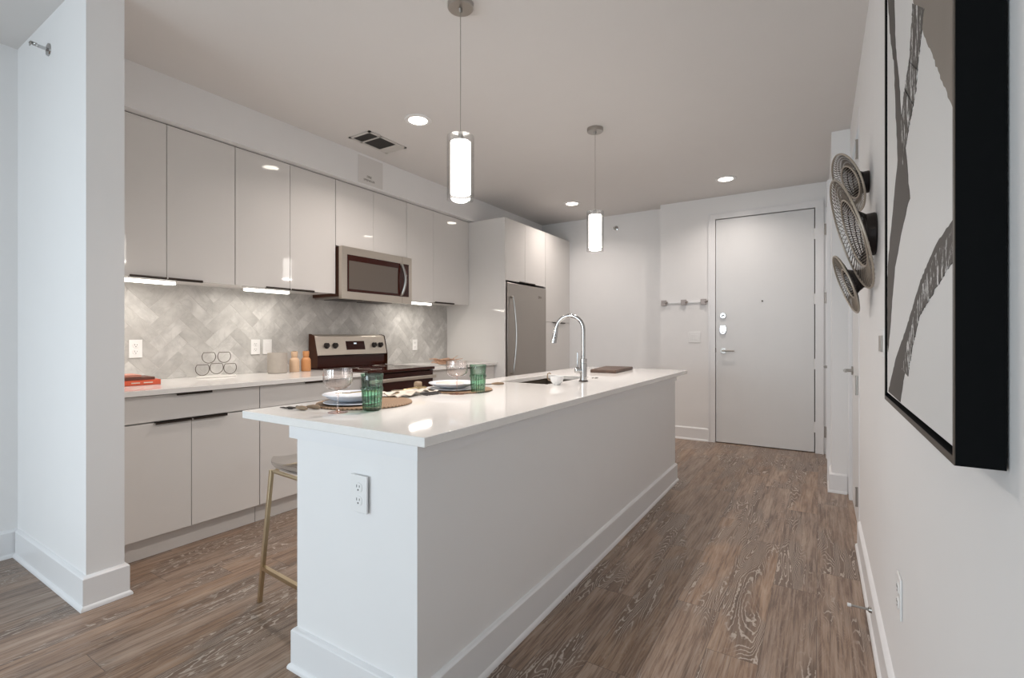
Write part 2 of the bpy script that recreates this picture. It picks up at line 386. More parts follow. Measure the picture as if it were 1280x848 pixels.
def box(*a): return MB().box(*a)
def tag(o, label=None, cat=None, group=None, kind=None):
    if label: o['label'] = label
    if cat: o['category'] = cat
    if group: o['group'] = group
    if kind: o['kind'] = kind
    return o
def thing(name, loc, label, cat, group=None, rot=(0,0,0)):
    o = bpy.data.objects.new(name, None); col.objects.link(o); o.location = loc; o.rotation_euler = rot
    o.empty_display_size = 0.05
    return tag(o, label, cat, group)
def structure(name, mb, m, bevel=0.0): return tag(mb.build(name, m, None, bevel), kind='structure')
def copy_tree(o, parent=None):
    c = o.copy(); col.objects.link(c); c.parent = parent
    for ch in list(o.children): copy_tree(ch, c)
    return c
def text_mesh(body, size, m, parent, mtx, name='lettering', depth=0.0005):
    cu = bpy.data.curves.new(name, 'FONT'); cu.body = body; cu.size = size; cu.align_x = 'CENTER'; cu.extrude = depth
    t = bpy.data.objects.new(name, cu); col.objects.link(t)
    dg = bpy.context.evaluated_depsgraph_get(); me = bpy.data.meshes.new_from_object(t.evaluated_get(dg))
    bpy.data.objects.remove(t); me.name = name
    me.transform(mtx); me.materials.clear(); me.materials.append(M[m])
    o = bpy.data.objects.new(name, me); col.objects.link(o); o.parent = parent
    return o

# ------------------------------------------------------------------ room shell
CE = 2.82
KX = -3.78        # kitchen / left wall
RX = 0.20         # right wall
structure('floor', box(-3.95, -3.6, -0.06, 1.0, 6.4, 0), M['floor'])
structure('ceiling', box(-3.95, -3.6, CE, 1.0, 6.4, CE+0.1), M['ceiling'])
wl = MB(); wl.box(KX-0.12, -3.4, 0, KX, -2.9, CE).box(KX-0.12, -1.0, 0, KX, 6.3, CE).box(KX-0.12, -2.9, 0, KX, -1.0, 0.3).box(KX-0.12, -2.9, 2.4, KX, -1.0, CE)
structure('wall_left', wl, 'wall')
wb = MB(); wb.box(KX-0.12, -3.52, 0, -3.3, -3.4, CE).box(-0.2, -3.52, 0, RX+0.12, -3.4, CE).box(-3.3, -3.52, 0, -0.2, -3.4, 0.35).box(-3.3, -3.52, 2.55, -0.2, -3.4, CE)
structure('wall_rear', wb, 'wall')
wr = MB(); wr.box(RX, -3.4, 0, RX+0.12, 3.60, CE).box(RX, 3.60, 2.52, RX+0.12, 4.40, CE).box(RX, 4.40, 0, RX+0.12, 4.56, CE)
structure('wall_right', wr, 'wall')
structure('wall_hall', MB().box(0.08, 4.56, 0, RX+0.30, 4.90, CE).box(0.08, 5.72, 0, RX+0.30, 6.10, CE).box(0.08, 4.90, 2.46, RX+0.30, 5.72, CE), 'wall')
EY = 5.98
we = MB(); we.box(-1.64, EY, 0, -1.015, 6.3, CE).box(-0.035, EY, 0, 0.08, 6.3, CE).box(-1.015, EY, 2.565, -0.035, 6.3, CE)
structure('wall_entry', we, 'wall')
structure('wall_back', box(KX, 6.16, 0, -1.64, 6.3, CE), 'wall')
WX = -2.77
structure('wall_partition', box(KX, 0.82, 0, WX, 0.962, CE), 'wall')
structure('wall_soffit', box(KX, 0.962, 2.547, -3.38, 6.16, CE), 'wall')

def baseboard(name, p0, p1, nrm, h=0.15, t=0.016, shoe=0.026):
    """run from p0 to p1 (2D), nrm = outward unit axis direction"""
    prof = [(0,0),(shoe,0),(shoe,0.008),(shoe*0.86,0.016),(t,0.021),(t,h-0.012),(t*0.6,h-0.004),(0,h)]
    mb = MB(); x0,y0 = p0; x1,y1 = p1
    a = [mb.bm.verts.new((x0+nrm[0]*d, y0+nrm[1]*d, z)) for d, z in prof]
    b = [mb.bm.verts.new((x1+nrm[0]*d, y1+nrm[1]*d, z)) for d, z in prof]
    n = len(prof)
    for i in range(n): mb.bm.faces.new((a[i], a[(i+1)%n], b[(i+1)%n], b[i]))
    mb.bm.faces.new(a); mb.bm.faces.new(b[::-1])
    return mb
def bb_poly(mb, pts, h=0.15, t=0.016, shoe=0.026, closed=False, prof=None):
    """mitred baseboard along a 2D polyline; outside is to the right of travel"""
    prof = prof or [(0,0),(shoe,0),(shoe,0.008),(shoe*0.86,0.016),(t,0.021),(t,h-0.012),(t*0.6,h-0.004),(0,h)]
    n = len(pts); rings = []
    def nr(a, b): d = (Vector(b)-Vector(a)).normalized(); return Vector((d.y, -d.x))
    for i in range(n):
        ns = []
        if i > 0 or closed: ns.append(nr(pts[i-1], pts[i]))
        if i < n-1 or closed: ns.append(nr(pts[i], pts[(i+1) % n]))
        if len(ns) == 2: m = (ns[0]+ns[1]); m = m / (1 + ns[0].dot(ns[1]))
        else: m = ns[0]
        rings.append([mb.bm.verts.new((pts[i][0]+m.x*d, pts[i][1]+m.y*d, z)) for d, z in prof])
    k = len(prof)
    for i in range(n if closed else n-1):
        A, B = rings[i], rings[(i+1) % n]
        for j in range(k): mb.bm.faces.new((A[j], A[(j+1)%k], B[(j+1)%k], B[j]))
    if not closed: mb.bm.faces.new(rings[0]); mb.bm.faces.new(rings[-1][::-1])
    return mb
# outside is to the right of travel
structure('baseboard_left', bb_poly(MB(), [(KX, 0.82), (KX, -3.4)][::-1]), 'trim')
structure('baseboard_partition', bb_poly(MB(), [(KX+0.026, 0.82), (WX, 0.82), (WX, 0.962), (-3.10, 0.962)]), 'trim')
structure('baseboard_right', bb_poly(MB(), [(RX, 3.45), (RX, -3.4)]), 'trim')
structure('baseboard_rear', bb_poly(MB(), [(RX-0.03, -3.4), (KX+0.03, -3.4)]), 'trim')
structure('baseboard_hall', bb_poly(MB(), [(0.08, 4.83), (0.08, 4.56), (RX-0.02, 4.56)]), 'trim')
structure('baseboard_entry', bb_poly(MB(), [(-1.085, EY), (-1.64, EY), (-1.64, 6.16), (-2.92, 6.16)][::-1]), 'trim')

# entry door ------------------------------------------------------------------
def casing(mb, axis, a0, a1, top, plane, out, w=0.075, t=0.018):
    """flat door casing on plane; axis 'x' runs along x (plane is y), axis 'y' runs along y (plane is x)"""
    def bx(p0, p1, z0, z1, tt):
        if axis == 'x': mb.box(p0, plane, z0, p1, plane + out*tt, z1)
        else: mb.box(plane, p0, z0, plane + out*tt, p1, z1)
    o_ = 0.016
    bx(a0-w+o_, a0, 0, top, t); bx(a1, a1+w-o_, 0, top, t); bx(a0-w+o_, a1+w-o_, top, top+w-o_, t)
    bx(a0-w, a0-w+o_, 0, top+w-o_, t+0.008); bx(a1+w-o_, a1+w, 0, top+w-o_, t+0.008); bx(a0-w, a1+w, top+w-o_, top+w, t+0.008)
    return mb
structure('trim_1', casing(MB(), 'x', -1.012, -0.038, 2.562, EY, -1), 'trim')
d1 = structure('door_1', box(-1.008, EY+0.004, 0.008, -0.046, EY+0.048, 2.556), 'door', 0.002)
# dark sheet behind the leaf, its colour painting shade into the gap
structure('door_gap_shade', MB().box(-1.015, EY+0.05, 0, -0.035, EY+0.09, 2.565), 'gap')
def hinge(parent, loc, axis='y', name='hinge', h=0.10, m='nickel'):
    mb = MB()
    mb.cyl((loc[0], loc[1], 0), 0.0075, loc[2]-h/2, loc[2]+h/2, 12)
    for k in (-1, 1): mb.cyl((loc[0], loc[1], 0), 0.009, loc[2]+k*h/2-0.004, loc[2]+k*h/2+0.004, 12)
    return mb.build(name, m, parent)
for z in (2.29, 1.61, 0.93, 0.27):
    hinge(d1, (-0.042, EY-0.006, z), m='plate_white')
def lever(parent, c, outv, armv, name='door_handle'):
    """rosette on the leaf at c, spindle along outv, lever along armv"""
    c = Vector(c); o = Vector(outv); a = Vector(armv)
    mb = MB()
    mb.tube([c, c+o*0.010], 0.031, 24)
    mb.tube([c+o*0.010, c+o*0.052], 0.011, 12)
    mb.tube([c+o*0.048-a*0.012, c+o*0.052+a*0.03, c+o*0.052+a*0.08, c+o*0.046+a*0.118], [0.0105, 0.0095, 0.0085, 0.0075], 10)
    return mb.build(name, 'nickel', parent)
lever(d1, (-0.925, EY+0.004, 1.055), (0,-1,0), (1,0,0))
kp = MB()
kp.prism([(-0.930+0.036*math.cos(t)*(1 if math.sin(t)>0 else 1), 1.292+ (0.050*math.sin(t) if math.sin(t)<0 else 0.052*min(1, math.sin(t)*1.6))) for t in [2*PI*i/28 for i in range(28)]], 'y', EY-0.016, EY+0.004)
o = kp.build('keypad_lock', 'chrome', d1, 0.004)
MB().cyl((-0.930, 0, 1.268), 0.010, EY-0.026, EY-0.016, 16, 'y').box(-0.933, EY-0.034, 1.258, -0.927, EY-0.026, 1.278).build('thumb_turn', 'nickel', o)
o = MB().cyl((-0.930, 0, 1.455), 0.032, EY-0.012, EY+0.004, 28, 'y').build('deadbolt', 'chrome', d1, 0.003)
tt = MB(); tt.tube([(-0.946, EY-0.022, 1.449), (-0.914, EY-0.022, 1.461)], 0.006, 8); tt.tube([(-0.93, EY-0.024, 1.455), (-0.93, EY-0.010, 1.455)], 0.008, 10)
tt.build('thumb_turn', 'nickel', o)
MB().cyl((-0.531, 0, 1.607), 0.008, EY-0.004, EY+0.004, 16, 'y').build('peephole', 'hole', d1)
MB().box(-1.014, EY-0.002, 1.035, -1.006, EY+0.004, 1.085).build('strike_plate', 'bronze', d1)

# door in right wall ------------------------------------------------------------------
structure('trim_3', MB().box(RX-0.003, 3.525, 0, RX, 3.60, 2.575).box(RX-0.014, 4.40, 0, RX, 4.475, 2.575).box(RX-0.003, 3.60, 2.50, RX, 4.40, 2.575), 'trim')
d2 = structure('door_2', box(RX+0.006, 3.604, 0.008, RX+0.046, 4.396, 2.496), 'door', 0.002)
for z in (2.36, 0.92, 0.24): hinge(d2, (RX-0.0065, 3.63, z), h=0.11)
lever(d2, (RX+0.006, 4.31, 0.97), (-1,0,0), (0,-1,0))
# closet door beside the entry
structure('trim_4', casing(MB(), 'y', 4.905, 5.715, 2.455, 0.08, -1, w=0.07), 'trim')
d3 = structure('door_3', box(0.088, 4.909, 0.008, 0.128, 5.711, 2.45), 'door', 0.002)
for z in (2.28, 1.60, 0.27): hinge(d3, (0.048, 5.73, z), h=0.10)
lever(d3, (0.088, 5.0, 0.955), (-1,0,0), (0,1,0))

# ------------------------------------------------------------------ kitchen: base run
CT = 0.93
FX = -3.08       # base door fronts
def edge_pull(parent, y0, y1, x, z, down=False):
    mb = MB()
    mb.box(x-0.004, y0, z-0.003, x+0.016, y1, z+0.003)
    mb.box(x+0.012, y0, z-(0.003 if down else 0.012), x+0.016, y1, z+(0.012 if down else 0.003))
    return mb.build('edge_pull', 'bronze', parent, 0.001)

def base_unit(y0, y1, seams, label, drawer_pull, door_pulls, drawer=True):
    t = thing('base_cabinet', (-3.4, (y0+y1)/2, 0), label, 'cabinet', 'base cabinets along the kitchen wall')
    box(KX+0.012, y0+0.001, 0.11, FX-0.021, y1-0.001, CT-0.032).build('body', 'carcass', t)
    box(KX+0.012, y0+0.001, 0, FX-0.055, y1-0.001, 0.11).build('toe_kick', 'gloss', t)
    g = 0.0016
    d = box(FX-0.02, y0+g, 0.752, FX, y1-g, CT-0.036).build('drawer', 'gloss', t, 0.001)
    if drawer_pull: edge_pull(d, *drawer_pull, FX, CT-0.033)
    ys = [y0]+seams+[y1]
    for i in range(len(ys)-1):
        dd = box(FX-0.02, ys[i]+g, 0.122, FX, ys[i+1]-g, 0.744).build('cabinet_door', 'gloss', t, 0.001)
        if door_pulls and door_pulls[i]: edge_pull(dd, *door_pulls[i], FX, 0.747)
    return t
base_unit(0.965, 1.798, [1.392], 'glossy white base cabinet nearest the partition wall, one wide drawer over two doors', (1.31, 1.50), [(1.206, 1.388), (1.397, 1.588)])
base_unit(1.800, 2.632, [2.216], 'glossy white base cabinet directly left of the range, under the pepper mills', (2.12, 2.31), [(2.03, 2.212), (2.221, 2.41)])
base_unit(3.440, 4.503, [3.97], 'glossy white base cabinet between the range and the tall fridge panel', (3.87, 4.07), [(3.78, 3.966), (3.975, 4.16)])

def counter(y0, y1, label):
    o = box(KX+0.002, y0, CT-0.030, FX+0.035, y1, CT).build('countertop', 'quartz', None, 0.002)
    return tag(o, label, 'countertop')
counter(0.963, 2.634, 'white quartz countertop left of the range, under the wall outlet and books')
counter(3.438, 4.506, 'short white quartz countertop right of the range, with dried branches on it')

# ------------------------------------------------------------------ backsplash: herringbone marble
def clip_poly(poly, y0, y1, z0, z1):
    def cl(p, f, g):
        out = []
        for i in range(len(p)):
            a, b = p[i-1], p[i]; fa, fb = f(a), f(b)
            if (fa >= 0) != (fb >= 0):
                t = fa/(fa-fb); out.append((a[0]+(b[0]-a[0])*t, a[1]+(b[1]-a[1])*t))
            if fb >= 0: out.append(b)
        return out
    for f in (lambda p: p[0]-y0, lambda p: y1-p[0], lambda p: p[1]-z0, lambda p: z1-p[1]):
        poly = cl(poly, f, None)
        if len(poly) < 3: return []
    return poly
def backsplash():
    rnd = random.Random(5)
    bm = bmesh.new()
    cols = []
    W = 0.082; n = 3; g = 0.0013
    Y0, Y1, Z0, Z1 = 0.964, 4.506, CT+0.001, 1.60
    c, s_ = math.cos(PI/4), math.sin(PI/4)
    oy, oz = 2.2, 1.0
    for i in range(-40, 41):
        for m_ in range(-14, 15):
            for (ax, ay, w, h) in ((i+2*n*m_, i, n, 1), (i+n+2*n*m_, i-(n-1), 1, n)):
                q = [(ax*W+g, ay*W+g), ((ax+w)*W-g, ay*W+g), ((ax+w)*W-g, (ay+h)*W-g), (ax*W+g, (ay+h)*W-g)]
                q = [(oy + x*c - y*s_, oz + x*s_ + y*c) for x, y in q]
                q = clip_poly(q, Y0, Y1, Z0, Z1)
                if len(q) < 3: continue
                cc = (rnd.random(), rnd.random(), rnd.random(), 1)
                f0 = [bm.verts.new((KX+0.010, a, b)) for a, b in q]; b0 = [bm.verts.new((KX+0.002, a, b)) for a, b in q]
                bm.faces.new(f0); cols.append(cc)
                k = len(q)
                for j in range(k): bm.faces.new((f0[j], b0[j], b0[(j+1)%k], f0[(j+1)%k])); cols.append(cc)
    bmesh.ops.recalc_face_normals(bm, faces=bm.faces)
    me = bpy.data.meshes.new('backsplash_tiles'); bm.to_mesh(me); bm.free()
    at = me.color_attributes.new('tile', 'FLOAT_COLOR', 'CORNER')
    for p, cc in zip(me.polygons, cols):
        for li in p.loop_indices: at.data[li].color = cc
    me.materials.append(M['tile'])
    o = bpy.data.objects.new('tile_backsplash', me); col.objects.link(o)
    tag(o, 'grey and white marble herringbone tile backsplash above the kitchen counter', 'backsplash')
    box(KX+0.0005, Y0, Z0, KX+0.0088, Y1, Z1).build('grout', 'grout', o)
backsplash()

# ------------------------------------------------------------------ wall cabinets
UX = -3.441; UB = 1.577; UT = 2.540
def wall_unit(y0, y1, seams, zb, label, pulls, depthx=UX):
    t = thing('wall_cabinet', (-3.6, (y0+y1)/2, zb), label, 'cabinet', 'wall cabinets above the counter')
    g = 0.0016
    box(KX+0.011, y0+0.001, zb+0.004, depthx-0.021, y1-0.001, UT-0.002).build('body', 'carcass', t)
    ys = [y0]+seams+[y1]
    for i in range(len(ys)-1):
        d = box(depthx-0.02, ys[i]+g, zb, depthx, ys[i+1]-g, UT).build('cabinet_door', 'gloss', t, 0.001)
        if pulls and pulls[i]: edge_pull(d, *pulls[i], depthx, zb-0.003, True)
    return t
wall_unit(0.965, 1.833, [1.413], UB, 'first glossy white wall cabinet from the partition wall, above the books', [(1.215, 1.409), (1.418, 1.618)])
wall_unit(1.835, 2.665, [2.250], UB, 'second glossy white two-door wall cabinet, between the first one and the microwave', [(2.05, 2.246), (2.254, 2.455)])
wall_unit(2.667, 3.497, [3.078], 1.985, 'short glossy white wall cabinet directly above the microwave', None)
wall_unit(3.499, 4.506, [3.895], UB, 'glossy white wall cabinet between the microwave and the tall fridge panel', [None, (3.905, 4.225)])
# dark strip standing in for shade in the gap along the top
tag(box(KX+0.02, 0.965, UT+0.0005, UX-0.012, 4.506, 2.5465).build('shade_strip', 'gap'), 'thin dark strip standing in for the shaded gap between the wall cabinets and the soffit', 'shade strip')

def undercab(y0, y1, label, x0=-3.70, x1=-3.470):
    t = thing('under_cabinet_light', ((x0+x1)/2, (y0+y1)/2, UB), label, 'light', 'under-cabinet lights')
    box(x1-0.05, y0, UB-0.012, x1, y1, UB+0.003).build('housing', 'plate_white', t, 0.002)
    box(x1-0.040, y0+0.003, UB-0.030, x1-0.003, y1-0.003, UB-0.012).build('diffuser', 'diffuser', t, 0.004)
    l = area_light('under_cabinet_lamp', (x1-0.035, (y0+y1)/2, UB-0.040), (0, 0, 0), 0.02, y1-y0, 1.8, (1.0, 0.93, 0.84))
    l.parent = t; l.location = Vector((x1-0.022, (y0+y1)/2, UB-0.033)) - t.location
undercab(1.02, 1.482, 'bright under-cabinet light bar nearest the partition wall')
undercab(1.925, 2.270, 'bright under-cabinet light bar above the pair of outlets, left of the microwave')
undercab(3.60, 3.905, 'bright under-cabinet light bar right of the microwave')

# ------------------------------------------------------------------ tall fridge surround
TX = -2.944; TT = 2.540; TY0 = 4.508; TY1 = 6.158
t = thing('tall_cabinet', (-3.35, 5.3, 0), 'tall glossy white cabinet surround with pantry, enclosing the steel refrigerator', 'cabinet')
box(KX+0.002, TY0, 0, TX, TY0+0.019, TT).build('side_panel', 'gloss', t, 0.001)
box(KX+0.02, TY0+0.02, 1.850, TX-0.021, 5.455, TT-0.001).build('body', 'carcass', t)
for a, b, pl in ((TY0+0.021, 4.943, (4.80, 4.938)), (4.945, 5.452, (4.950, 5.165))):
    d = box(TX-0.02, a+0.0016, 1.846, TX, b-0.0016, TT).build('cabinet_door', 'gloss', t, 0.001)
    edge_pull(d, *pl, TX, 1.843, True)
box(KX+0.02, 5.456, 0, TX-0.021, TY1, TT-0.001).build('pantry_body', 'carcass', t)
for z0, z1 in ((0.11, 1.398), (1.404, TT)):
    d = box(TX-0.02, 5.4575, z0, TX, TY1-0.002, z1).build('pantry_door', 'gloss', t, 0.001)
    if z0 < 1: edge_pull(d, 5.64, 5.99, TX, 1.401)

t = thing('refrigerator', (-3.32, 4.99, 0), 'brushed stainless steel refrigerator recessed in the tall white cabinet', 'refrigerator')
FRX = TX + 0.012
box(KX+0.05, 4.536, 0.03, FRX-0.062, 5.448, 1.815).build('body', 'brown_black', t)
fd = box(FRX-0.055, 4.552, 0.70, FRX, 5.450, 1.822).build('fridge_door', 'fridge', t, 0.006)
box(FRX-0.055, 4.552, 0.06, FRX, 5.450, 0.692).build('freezer_drawer', 'fridge', t, 0.006)
box(FRX-0.060, 4.532, 0.05, FRX-0.030, 4.545, 1.822).build('gasket', 'brown_black', t)
pts = []
for i in range(13):
    s_ = i/12; z = 0.80 + s_*0.86; b = math.sin(PI*s_)
    pts.append((FRX+0.030+0.035*b, 4.620+0.012*b, z))
h = MB().tube([(FRX, 4.620, 0.80)]+pts+[(FRX, 4.620, 1.66)], 0.0125, 10).build('door_handle', 'nickel', fd)
MB().tube([(FRX, 4.66, 0.645), (FRX+0.05, 4.68, 0.645), (FRX+0.06, 5.0, 0.645), (FRX+0.05, 5.32, 0.645), (FRX, 5.34, 0.645)], 0.0125, 10).build('freezer_handle', 'nickel', t)
lg = MB().tube([(FRX+0.001, 5.262+0.014*math.cos(a), 1.700+0.014*math.sin(a)) for a in [2*PI*i/20 for i in range(20)]], 0.002, 6, closed=True)
lg.build('logo_ring', 'ink', fd)
off = Vector((0,0,0)); q = fd
while q is not None: off += q.location; q = q.parent
text_mesh('LG', 0.032, 'ink', fd, Matrix.Translation(Vector((FRX+0.001, 5.305, 1.689))-off) @ Matrix(((0,0,1,0),(1,0,0,0),(0,1,0,0),(0,0,0,1))), 'logo_letters')

# ------------------------------------------------------------------ microwave
t = thing('microwave', (-3.6, 3.08, 1.56), 'stainless steel over-the-range microwave with a curved vertical handle', 'microwave')
MX = -3.365
box(KX+0.02, 2.672, 1.555, MX-0.045, 3.492, 1.975).build('body', 'brown_black', t, 0.003)
fr = MB()
y0, y1, z0, z1 = 2.672, 3.492, 1.535, 1.978
fr.box(MX-0.043, y0, z0, MX-0.004, y1, z1)
# front frame with raised stainless border
fr.box(MX-0.004, y0, 1.912, MX, y1, z1).box(MX-0.004, y0, z0, MX, y1, 1.598).box(MX-0.004, y0, 1.598, MX, y0+0.052, 1.912).box(MX-0.004, 3.452, 1.598, MX, y1, 1.912)
fr.build('front_frame', 'steel', t, 0.0015)
dr = box(MX-0.004, 2.725, 1.599, MX-0.0005, 3.362, 1.911).build('door_glass', 'black_glass', t)
box(MX-0.0005, 2.742, 1.622, MX+0.0008, 3.305, 1.862).build('window', 'mw_window', dr)
box(MX-0.004, 3.364, 1.599, MX-0.0005, 3.451, 1.911).build('control_panel', 'black_glass', t)
box(MX-0.001, 3.3625, 1.536, MX+0.0003, 3.3645, 1.977).build('door_gap', 'brown_black', t)
box(MX-0.0005, 3.395, 1.795, MX+0.001, 3.425, 1.812).build('indicator', 'nickel', t)
pts = [(MX+0.002, 3.345, 1.615)]
for i in range(13):
    s_ = i/12; pts.append((MX+0.016+0.034*math.sin(PI*s_), 3.345+0.012*math.sin(PI*s_), 1.615+0.285*s_))
pts.append((MX+0.002, 3.345, 1.900))
MB().tube(pts, 0.0125, 8).build('door_handle', 'nickel', t)
bt = MB().box(KX+0.03, 2.69, 1.543, MX-0.05, 3.475, 1.556)
bt.build('grease_tray', 'steel_side', t)
for a, b in ((2.76, 3.02), (3.12, 3.38)): box(-3.72, a, 1.539, -3.52, b, 1.5435).build('vent_filter', 'black_plastic', t)
box(-3.49, 2.95, 1.5385, -3.43, 3.2, 1.5435).build('lamp_cover', 'brown_black', t)

# ------------------------------------------------------------------ range
t = thing('range', (-3.4, 3.036, 0), 'stainless and black electric range with four black knobs', 'range')
ry0, ry1 = 2.638, 3.434; RFX = -3.045
box(KX+0.02, ry0+0.002, 0.02, RFX-0.03, ry1-0.002, 0.915).build('body', 'brown_black', t, 0.002)
box(KX+0.015, ry0, 0.916, RFX+0.028, ry1, 0.942).build('cooktop', 'black_glass', t, 0.005)
for (bx_, by_, br) in ((-3.22, 2.84, 0.10), (-3.22, 3.23, 0.08), (-3.48, 2.84, 0.08), (-3.48, 3.23, 0.10)):
    MB().tube([(bx_+br*math.cos(a), by_+br*math.sin(a), 0.9422) for a in [2*PI*i/32 for i in range(32)]], 0.0012, 4, closed=True).build('burner_ring', 'steel_side', t)
od = box(RFX-0.03, ry0+0.004, 0.25, RFX+0.008, ry1-0.004, 0.905).build('oven_door', 'black_glass', t, 0.004)
box(RFX+0.008, ry0+0.10, 0.38, RFX+0.0095, ry1-0.10, 0.72).build('oven_window', 'mw_window', od)
hm = MB(); hm.box(RFX+0.030, ry0+0.012, 0.838, RFX+0.052, ry1-0.004, 0.868)
hm.box(RFX+0.006, ry0+0.03, 0.842, RFX+0.032, ry0+0.06, 0.864).box(RFX+0.006, ry1-0.05, 0.842, RFX+0.032, ry1-0.02, 0.864)
hm.build('oven_handle', 'steel', od, 0.005)
box(RFX-0.03, ry0+0.004, 0.06, RFX+0.006, ry1-0.004, 0.243).build('storage_drawer', 'steel', t, 0.004)
# backguard: tilted stainless control panel on a black riser
bg_ = MB().prism([(KX+0.02, 0.942), (-3.665, 0.942), (-3.665, 1.035), (-3.72, 1.20), (KX+0.02, 1.20)], 'y', ry0+0.004, ry1-0.004)
rb = bg_.build('back_riser', 'black_glass', t, 0.003)
cp = MB().prism([(-3.668, 1.050), (-3.646, 1.050), (-3.688, 1.222), (-3.73, 1.236), (-3.76, 1.236), (-3.76, 1.21), (-3.722, 1.205)], 'y', ry0, ry1)
cpo = cp.build('control_panel', 'steel', t, 0.004)
MB().prism([(KX+0.02, 0.945), (-3.64, 0.945), (-3.640, 1.05), (-3.682, 1.225), (-3.735, 1.240), (KX+0.02, 1.240)], 'y', ry0-0.004, ry0-0.0005).build('end_cap', 'brown_black', t, 0.002)
MB().prism([(KX+0.02, 0.945), (-3.64, 0.945), (-3.640, 1.05), (-3.682, 1.225), (-3.735, 1.240), (KX+0.02, 1.240)], 'y', ry1+0.0005, ry1+0.003).build('end_cap', 'brown_black', t, 0.002)
def on_panel(z): return -3.646 - (z-1.050)*(0.042/0.172)
pn = Vector((0.172, 0, 0.042)).normalized()
for y in (2.745, 2.835, 3.285, 3.365):
    z = 1.135; c = Vector((on_panel(z), y, z))
    k = MB().tube([c, c+pn*0.006, c+pn*0.007, c+pn*0.026], [0.027, 0.026, 0.022, 0.019], 20)
    ko = k.build('knob', 'black_plastic', cpo)
    MB().tube([c+pn*0.025+Vector((0,0,-0.018)), c+pn*0.030+Vector((0,0,0.018))], 0.005, 6).build('pointer', 'black_plastic', ko)
zc0, zc1 = 1.095, 1.175
MB().prism([(on_panel(zc0)-0.002, zc0), (on_panel(zc0)+0.0012, zc0), (on_panel(zc1)+0.0012, zc1), (on_panel(zc1)-0.002, zc1)], 'y', 2.955, 3.17).build('display_glass', 'black_glass', cpo)
MB().prism([(on_panel(1.147), 1.147), (on_panel(1.147)+0.002, 1.147), (on_panel(1.160)+0.002, 1.160), (on_panel(1.160), 1.160)], 'y', 3.045, 3.075).build('clock_digits', 'display', cpo)

# ------------------------------------------------------------------ outlets and switches
def plate(name, loc, facing, label, kind='outlet', w=0.074, h=0.118, group=None, gang=1):
    """facing: '+x','-x','-y'. built in local frame: width along u, height z, out = n"""
    ang = {'-y': 0, '+x': PI/2, '-x': -PI/2}[facing]
    t = thing(name, loc, label, 'outlet' if kind == 'outlet' else 'light switch', group, (0, 0, ang))
    W = w*gang
    MB().box(-W/2, -0.006, -h/2, W/2, 0, h/2).build('cover_plate', 'plate_white', t, 0.002, local=True)
    for g_ in range(gang):
        ox = (g_-(gang-1)/2)*w*0.62
        if kind == 'outlet':
            for dz in (-0.0215, 0.0215):
                r_ = MB().prism([(ox+max(-0.0165, min(0.0165, 0.019*math.cos(a))), dz+0.0165*math.sin(a)) for a in [2*PI*i/20 for i in range(20)]], 'y', -0.0082, -0.005).build('receptacle', 'plate_white', t, 0.0006, local=True)
                s1 = MB().box(ox-0.0075, -0.0088, dz+0.000, ox-0.0052, -0.008, dz+0.009).box(ox+0.0052, -0.0088, dz+0.001, ox+0.0075, -0.008, dz+0.008)
                s1.cyl((ox, 0, dz-0.0075), 0.0028, -0.0088, -0.008, 10, 'y')
                s1.build('slots', 'hole', r_, local=True)
        else:
            MB().box(ox-0.0165, -0.009, -0.033, ox+0.0165, -0.005, 0.033).build('rocker', 'plate_white', t, 0.0015, local=True)
    return t
plate('wall_outlet', (KX+0.0105, 1.368, 1.138), '+x', 'white duplex outlet on the marble tile above the red books')
plate('wall_outlet', (KX+0.0105, 2.165, 1.135), '+x', 'white duplex outlet on the marble tile, left one of the adjoining pair')
plate('wall_switch', (KX+0.0105, 2.262, 1.135), '+x', 'white wall switch on the tile, partly hidden behind the grey canister', 'switch')
plate('wall_outlet', (KX+0.0105, 3.955, 1.125), '+x', 'white duplex outlet on the marble tile right of the range')
plate('island_outlet', (-1.276, 1.084, 0.703), '-y', 'white duplex outlet on the near end of the island', w=0.078, h=0.122)
plate('wall_outlet', (RX-0.0005, 1.80, 0.465), '-x', 'white outlet low on the right wall above the door stop')
t = thing('wall_thermostat', (RX, 2.06, 1.196), 'white wall-mounted control box beside the far edge of the large framed picture', 'thermostat')
box(RX-0.022, 2.0, 1.148, RX-0.0005, 2.12, 1.244).build('housing', 'plate_white', t, 0.003)
box(RX-0.027, 2.03, 1.168, RX-0.022, 2.105, 1.222).build('face', 'steel_side', t, 0.001)
plate('wall_switch', (-1.243, EY-0.0005, 1.208), '-y', 'white double light switch left of the entry door', 'switch', w=0.066, h=0.125, gang=2)

# ------------------------------------------------------------------ island
IZ = 0.92
t = thing('kitchen_island', (-1.45, 2.7, 0), 'long white kitchen island with baseboard and outlet at its near end', 'island')
IX0, IX1, IY0, IY1 = -1.626, -1.030, 1.092, 4.205
ib = MB().prism([(IX0, IY0), (IX1, IY0), (IX1, IY1), (-1.10, IY1), (-1.10, 2.42), (IX0, 2.42)], 'z', 0, IZ-0.032)
ib.build('end_panel', 'wall', t)
MB().box(IX0+0.1, 2.4205, 0, -1.1005, IY1, 0.40).box(-1.93, 2.4205, 0.1, IX0+0.1, IY1, 0.40).box(-1.33, 2.4205, 0.40, -1.1005, IY1, IZ-0.032).box(-1.93, 2.4205, 0.40, -1.33, 2.60, IZ-0.032).box(-1.93, 3.42, 0.40, -1.33, IY1, IZ-0.032).box(-1.93, 2.60, 0.40, -1.86, 3.42, IZ-0.032).build('body', 'wall', t)
ap = bb_poly(MB(), [(IX0-0.022, 2.42), (IX0-0.022, IY0), (IX1, IY0), (IX1, IY1), (IX0-0.2, IY1)], prof=[(0, 0.845), (0.011, 0.845), (0.011, IZ-0.0305), (0, IZ-0.0305)])
